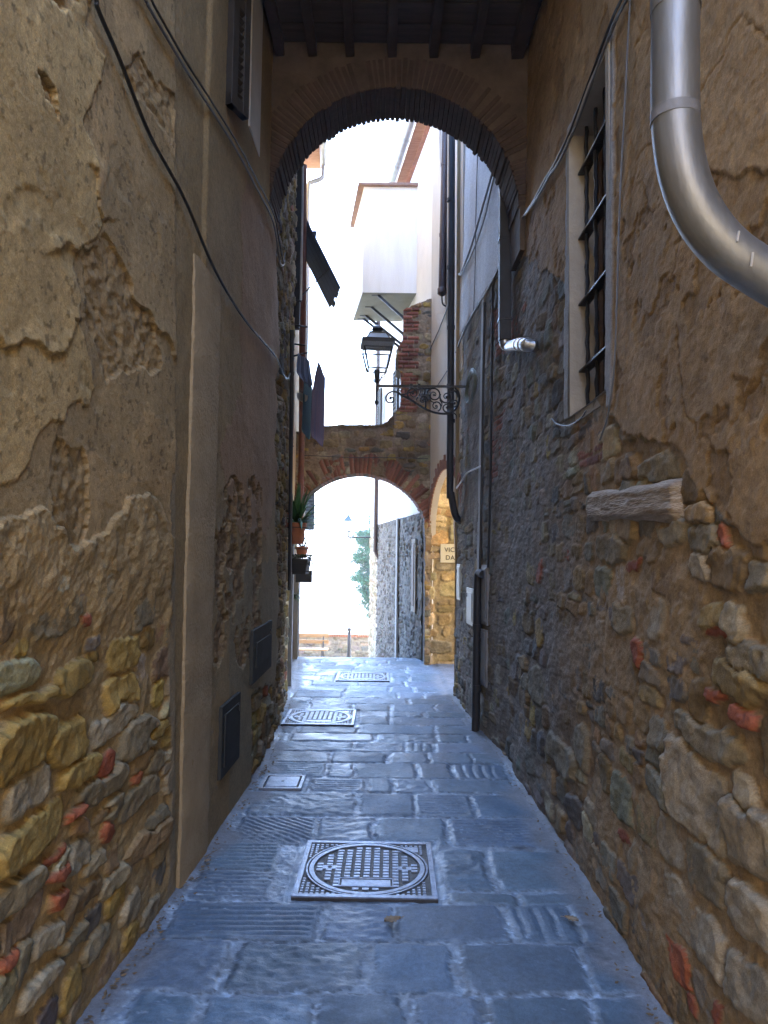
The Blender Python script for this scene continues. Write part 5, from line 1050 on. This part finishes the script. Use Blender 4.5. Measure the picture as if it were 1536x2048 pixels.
P = [hit_screen(877, 772), hit_screen(897, 742)]; tag(MB().tube([sc_pt(P[0][0], P[0][1], .02), sc_pt(P[1][0], P[1][1], .02)], .008, 6).build('cable', M_CAB, None), 'short cable on the cream wall just above the lantern bracket', 'cable')
# ================================================================== BEYOND THE ARCH
YPP = 22.6; gp = float(gz(YPP)); pt_ = float(atY(700, 1269, YPP)[2])
para = thing('parapet', (-1, YPP, gp), 'low rubble parapet with brick coping closing the view', 'wall')
panel('masonry', (-4.2, YPP, gp-.2), (1, 0, 0), (0, -1, 0), 5.4, pt_-gp+.12, .022, para, None, 61, (.10, .2), (.16, .4), [(.20, .175, .135), (.15, .14, .115), (.25, .215, .16)], [2, 2, 2], (.21, .185, .145), .03, .0)
MB().box((-4.2, YPP+.03, gp-.4), (1.2, YPP+.42, pt_-.085)).build('masonry_core', M_REND, para)
b = MB(); r = random.Random(4)
for i in range(75): x = -4.2+i*.072; b.box((x+.004, YPP-.05+r.uniform(-.006, .006), pt_-.08), (x+.068, YPP+.44, pt_+r.uniform(-.006, .004)))
b.build('coping', mat('coping brick', (.26, .11, .06), .9, var=.25, vscale=4, bump=.4), para, bevel=.004, seg=1)
YB_ = 21.6; gb = float(gz(YB_)); bx0, bx1 = float(atY(566, 1290, YB_)[0]), float(atY(657, 1290, YB_)[0])
M_SLAT = mat('varnished bench slats', (.22, .125, .05), .5, var=.15, vscale=8, bump=.2, stretch=(.4, 4, 4))
bench = thing('park_bench', ((bx0+bx1)/2, YB_, gb), 'wooden slatted bench with iron legs in front of the parapet', 'bench')
zs = [float(atY(640, y, YB_)[2]) for y in (1272, 1284, 1297)]
for z, dy in zip(zs[:2], (.10, .06)): MB().box((bx0, YB_+dy, z-.055), (bx1, YB_+dy+.03, z+.055)).build('back_slat', M_SLAT, bench, bevel=.006)
for k in range(3): MB().box((bx0, YB_-.38+k*.14, zs[2]-.02), (bx1, YB_-.38+k*.14+.12, zs[2]+.02)).build('seat_slat', M_SLAT, bench, bevel=.006)
for x in (bx0+.15, bx1-.16):
    b = MB(); b.tube(smooth_path([(x, YB_-.40, gb-.02), (x, YB_-.34, gb+.2), (x, YB_-.36, zs[2]-.03)], 5), .025, 8); b.tube(smooth_path([(x, YB_+.16, gb-.02), (x, YB_+.02, gb+.2), (x, YB_+.02, zs[2]), (x, YB_+.14, zs[0]+.04)], 5), .024, 8); b.bar((x, YB_-.4, zs[2]-.035), (x, YB_+.06, zs[2]-.035), .04, .03); b.build('leg_frame', M_IRON, bench, smooth=True)
YO = 20.6; q = F3(atY(698, 1314, YO)); q[2] = float(gz(YO))-.02; zt = float(atY(697, 1255, YO)[2])-q[2]
bo = thing('bollard', q, 'slender black iron bollard with ball top before the parapet', 'bollard')
MB().lathe(q, [(.085, 0), (.085, .05), (.06, .09), (.052, .3), (.045, zt-.14), (.035, zt-.12)], 18).build('post', M_IRON, bo, smooth=True)
MB().lathe(q, [(.03, zt-.13)]+[(.06*math.sin(t), zt-.06-.06*math.cos(t)) for t in np.linspace(.5, 3.1, 9)], 16).build('ball_top', M_IRON, bo, smooth=True)
# far wall lamp
YK = 19.0; qa, qb = F3(atY(744, 1075, YK)), F3(atY(688, 1074, YK)); qc = F3(atY(697, 1074, YK)); s3 = YK/1420
fl2 = thing('wall_lantern', qa, 'smaller far lantern on a plain arm seen through the small arch', 'street lantern')
b = MB(); b.tube([qa+(.1, 0, 0), qb], .018, 8); b.tube([qc, qc+(0, 0, 10*s3)], .018, 8); b.build('arm', M_IRON, fl2, smooth=True)
z0 = qc[2]+11*s3; b = MB()
for k in range(4):
    a = .6+k*math.pi/2; b.bar((qc[0]+7*s3*math.cos(a), YK+7*s3*math.sin(a), z0), (qc[0]+10.5*s3*math.cos(a), YK+10.5*s3*math.sin(a), z0+21*s3), .018, .018, up=(math.cos(a), math.sin(a), 0))
b.lathe((qc[0], YK, z0), [(7.5*s3, -.01), (7.5*s3, .02)], 4, .6); b.build('frame', M_IRON, fl2)
MB().lathe((qc[0], YK, z0+21*s3), [(12*s3, 0), (12*s3, .02), (3*s3, 11*s3), (1*s3, 13*s3), (.5*s3, 18*s3)], 4, .6).build('cap', mat('lamp cap', (.10, .16, .18), .5, bump=.1), fl2)
for k in range(4):
    a, a2 = .6+k*math.pi/2, .6+(k+1)*math.pi/2; P = [np.array([qc[0]+r_*s3*math.cos(t), YK+r_*s3*math.sin(t), z]) for r_, z, t in ((6.8, z0, a), (6.8, z0, a2), (10.2, z0+20*s3, a2), (10.2, z0+20*s3, a))]; nn = np.cross(P[1]-P[0], P[3]-P[0]); MB().prism(P, nn/np.linalg.norm(nn)*.004).build('glass_pane', M_GL, fl2)
# tree standing below the parapet
YT = 33.; tb = F3(atY(752, 1215, YT)); trz = -8.; r = random.Random(31)
tree = thing('cypress_tree', (tb[0], YT, trz), 'loose blue green conifer rising behind the parapet beside the far house', 'tree')
ttop = float(atY(742, 930, YT)[2]); MB().tube([(tb[0], YT, trz), (tb[0]+.1, YT, 0), (tb[0], YT, ttop-.4)], [.25, .17, .03], 10).build('trunk', M_WOODD, tree, smooth=True)
b = MB(); tw = MB()
prof_y = [990, 1010, 1040, 1060, 1085, 1110, 1130, 1160, 1190, 1215]; prof_x = [10, 8, 12, 38, 58, 62, 44, 54, 40, 20]
for i in range(200):
    py = r.uniform(960, 1235); z = float(atY(740, py, YT)[2]); R_ = np.interp(py, prof_y, prof_x)*YT/1420*r.uniform(.5, 1.08); az = r.uniform(0, 2*math.pi); p0 = np.array([tb[0], YT, z-.25]); p1 = np.array([tb[0]+R_*math.cos(az), YT+R_*math.sin(az), z+r.uniform(-.1, .15)])
    tw.tube([p0, (p0+p1)/2+(0, 0, .06), p1], [.03, .02, .006], 5)
    for k in range(int(14+R_*34)):
        t = r.uniform(.35, 1.06); c = p0+(p1-p0)*t+np.array([r.gauss(0, .09), r.gauss(0, .09), r.gauss(0, .07)])
        for m_ in range(8):
            d = np.array([r.gauss(0, 1)+.8*math.cos(az), r.gauss(0, 1)+.8*math.sin(az), r.gauss(.2, .8)]); d /= np.linalg.norm(d); s2 = np.cross(d, (r.random(), r.random(), r.random()+.1)); s2 /= np.linalg.norm(s2); L = r.uniform(.06, .13); q = c+np.array([r.gauss(0, .05), r.gauss(0, .05), r.gauss(0, .05)])
            b.add([q-d*L*.5, q+s2*L*.2, q+d*L*.6, q-s2*L*.2], [(0, 1, 2, 3)])
b.build('crown', mat('conifer needles', (.05, .16, .085), .7, var=.4, vscale=1.2, bump=0), tree); tw.build('branches', M_WOODD, tree)
# unseen house added behind the viewer; sunlit, it gives the warm bounce on the near walls
bh = thing('unseen_bounce_house', (0, -9, 0), 'unseen ochre house added behind the viewer for warm bounce', 'house')
MB().box((-8, -12, -.3), (10, -9, 9)).build('wall', mat('sunlit ochre render', (.60, .47, .30), .95, var=.1, vscale=1.2, bump=.3, bscale=20), bh)
MB().box((-8.2, -12.2, 9.0), (10.2, -8.6, 9.2)).build('roof', M_TILE, bh)

# ------------------------------------------------------------------ air
HZ = bpy.data.materials.new('pale air'); HZ.use_nodes = True; t = HZ.node_tree; t.nodes.remove(t.nodes['Principled BSDF'])
v = t.nodes.new('ShaderNodeVolumePrincipled'); v.inputs['Color'].default_value = (.92, .95, 1, 1); v.inputs['Density'].default_value = .0026; v.inputs['Anisotropy'].default_value = .5
lnk(t, v.outputs[0], t.nodes['Material Output'].inputs['Volume'])
tag(MB().box((-5200, -420, -140), (5200, 8200, 95)).build('haze', HZ), 'pale haze over the valley', 'haze', kind='stuff')
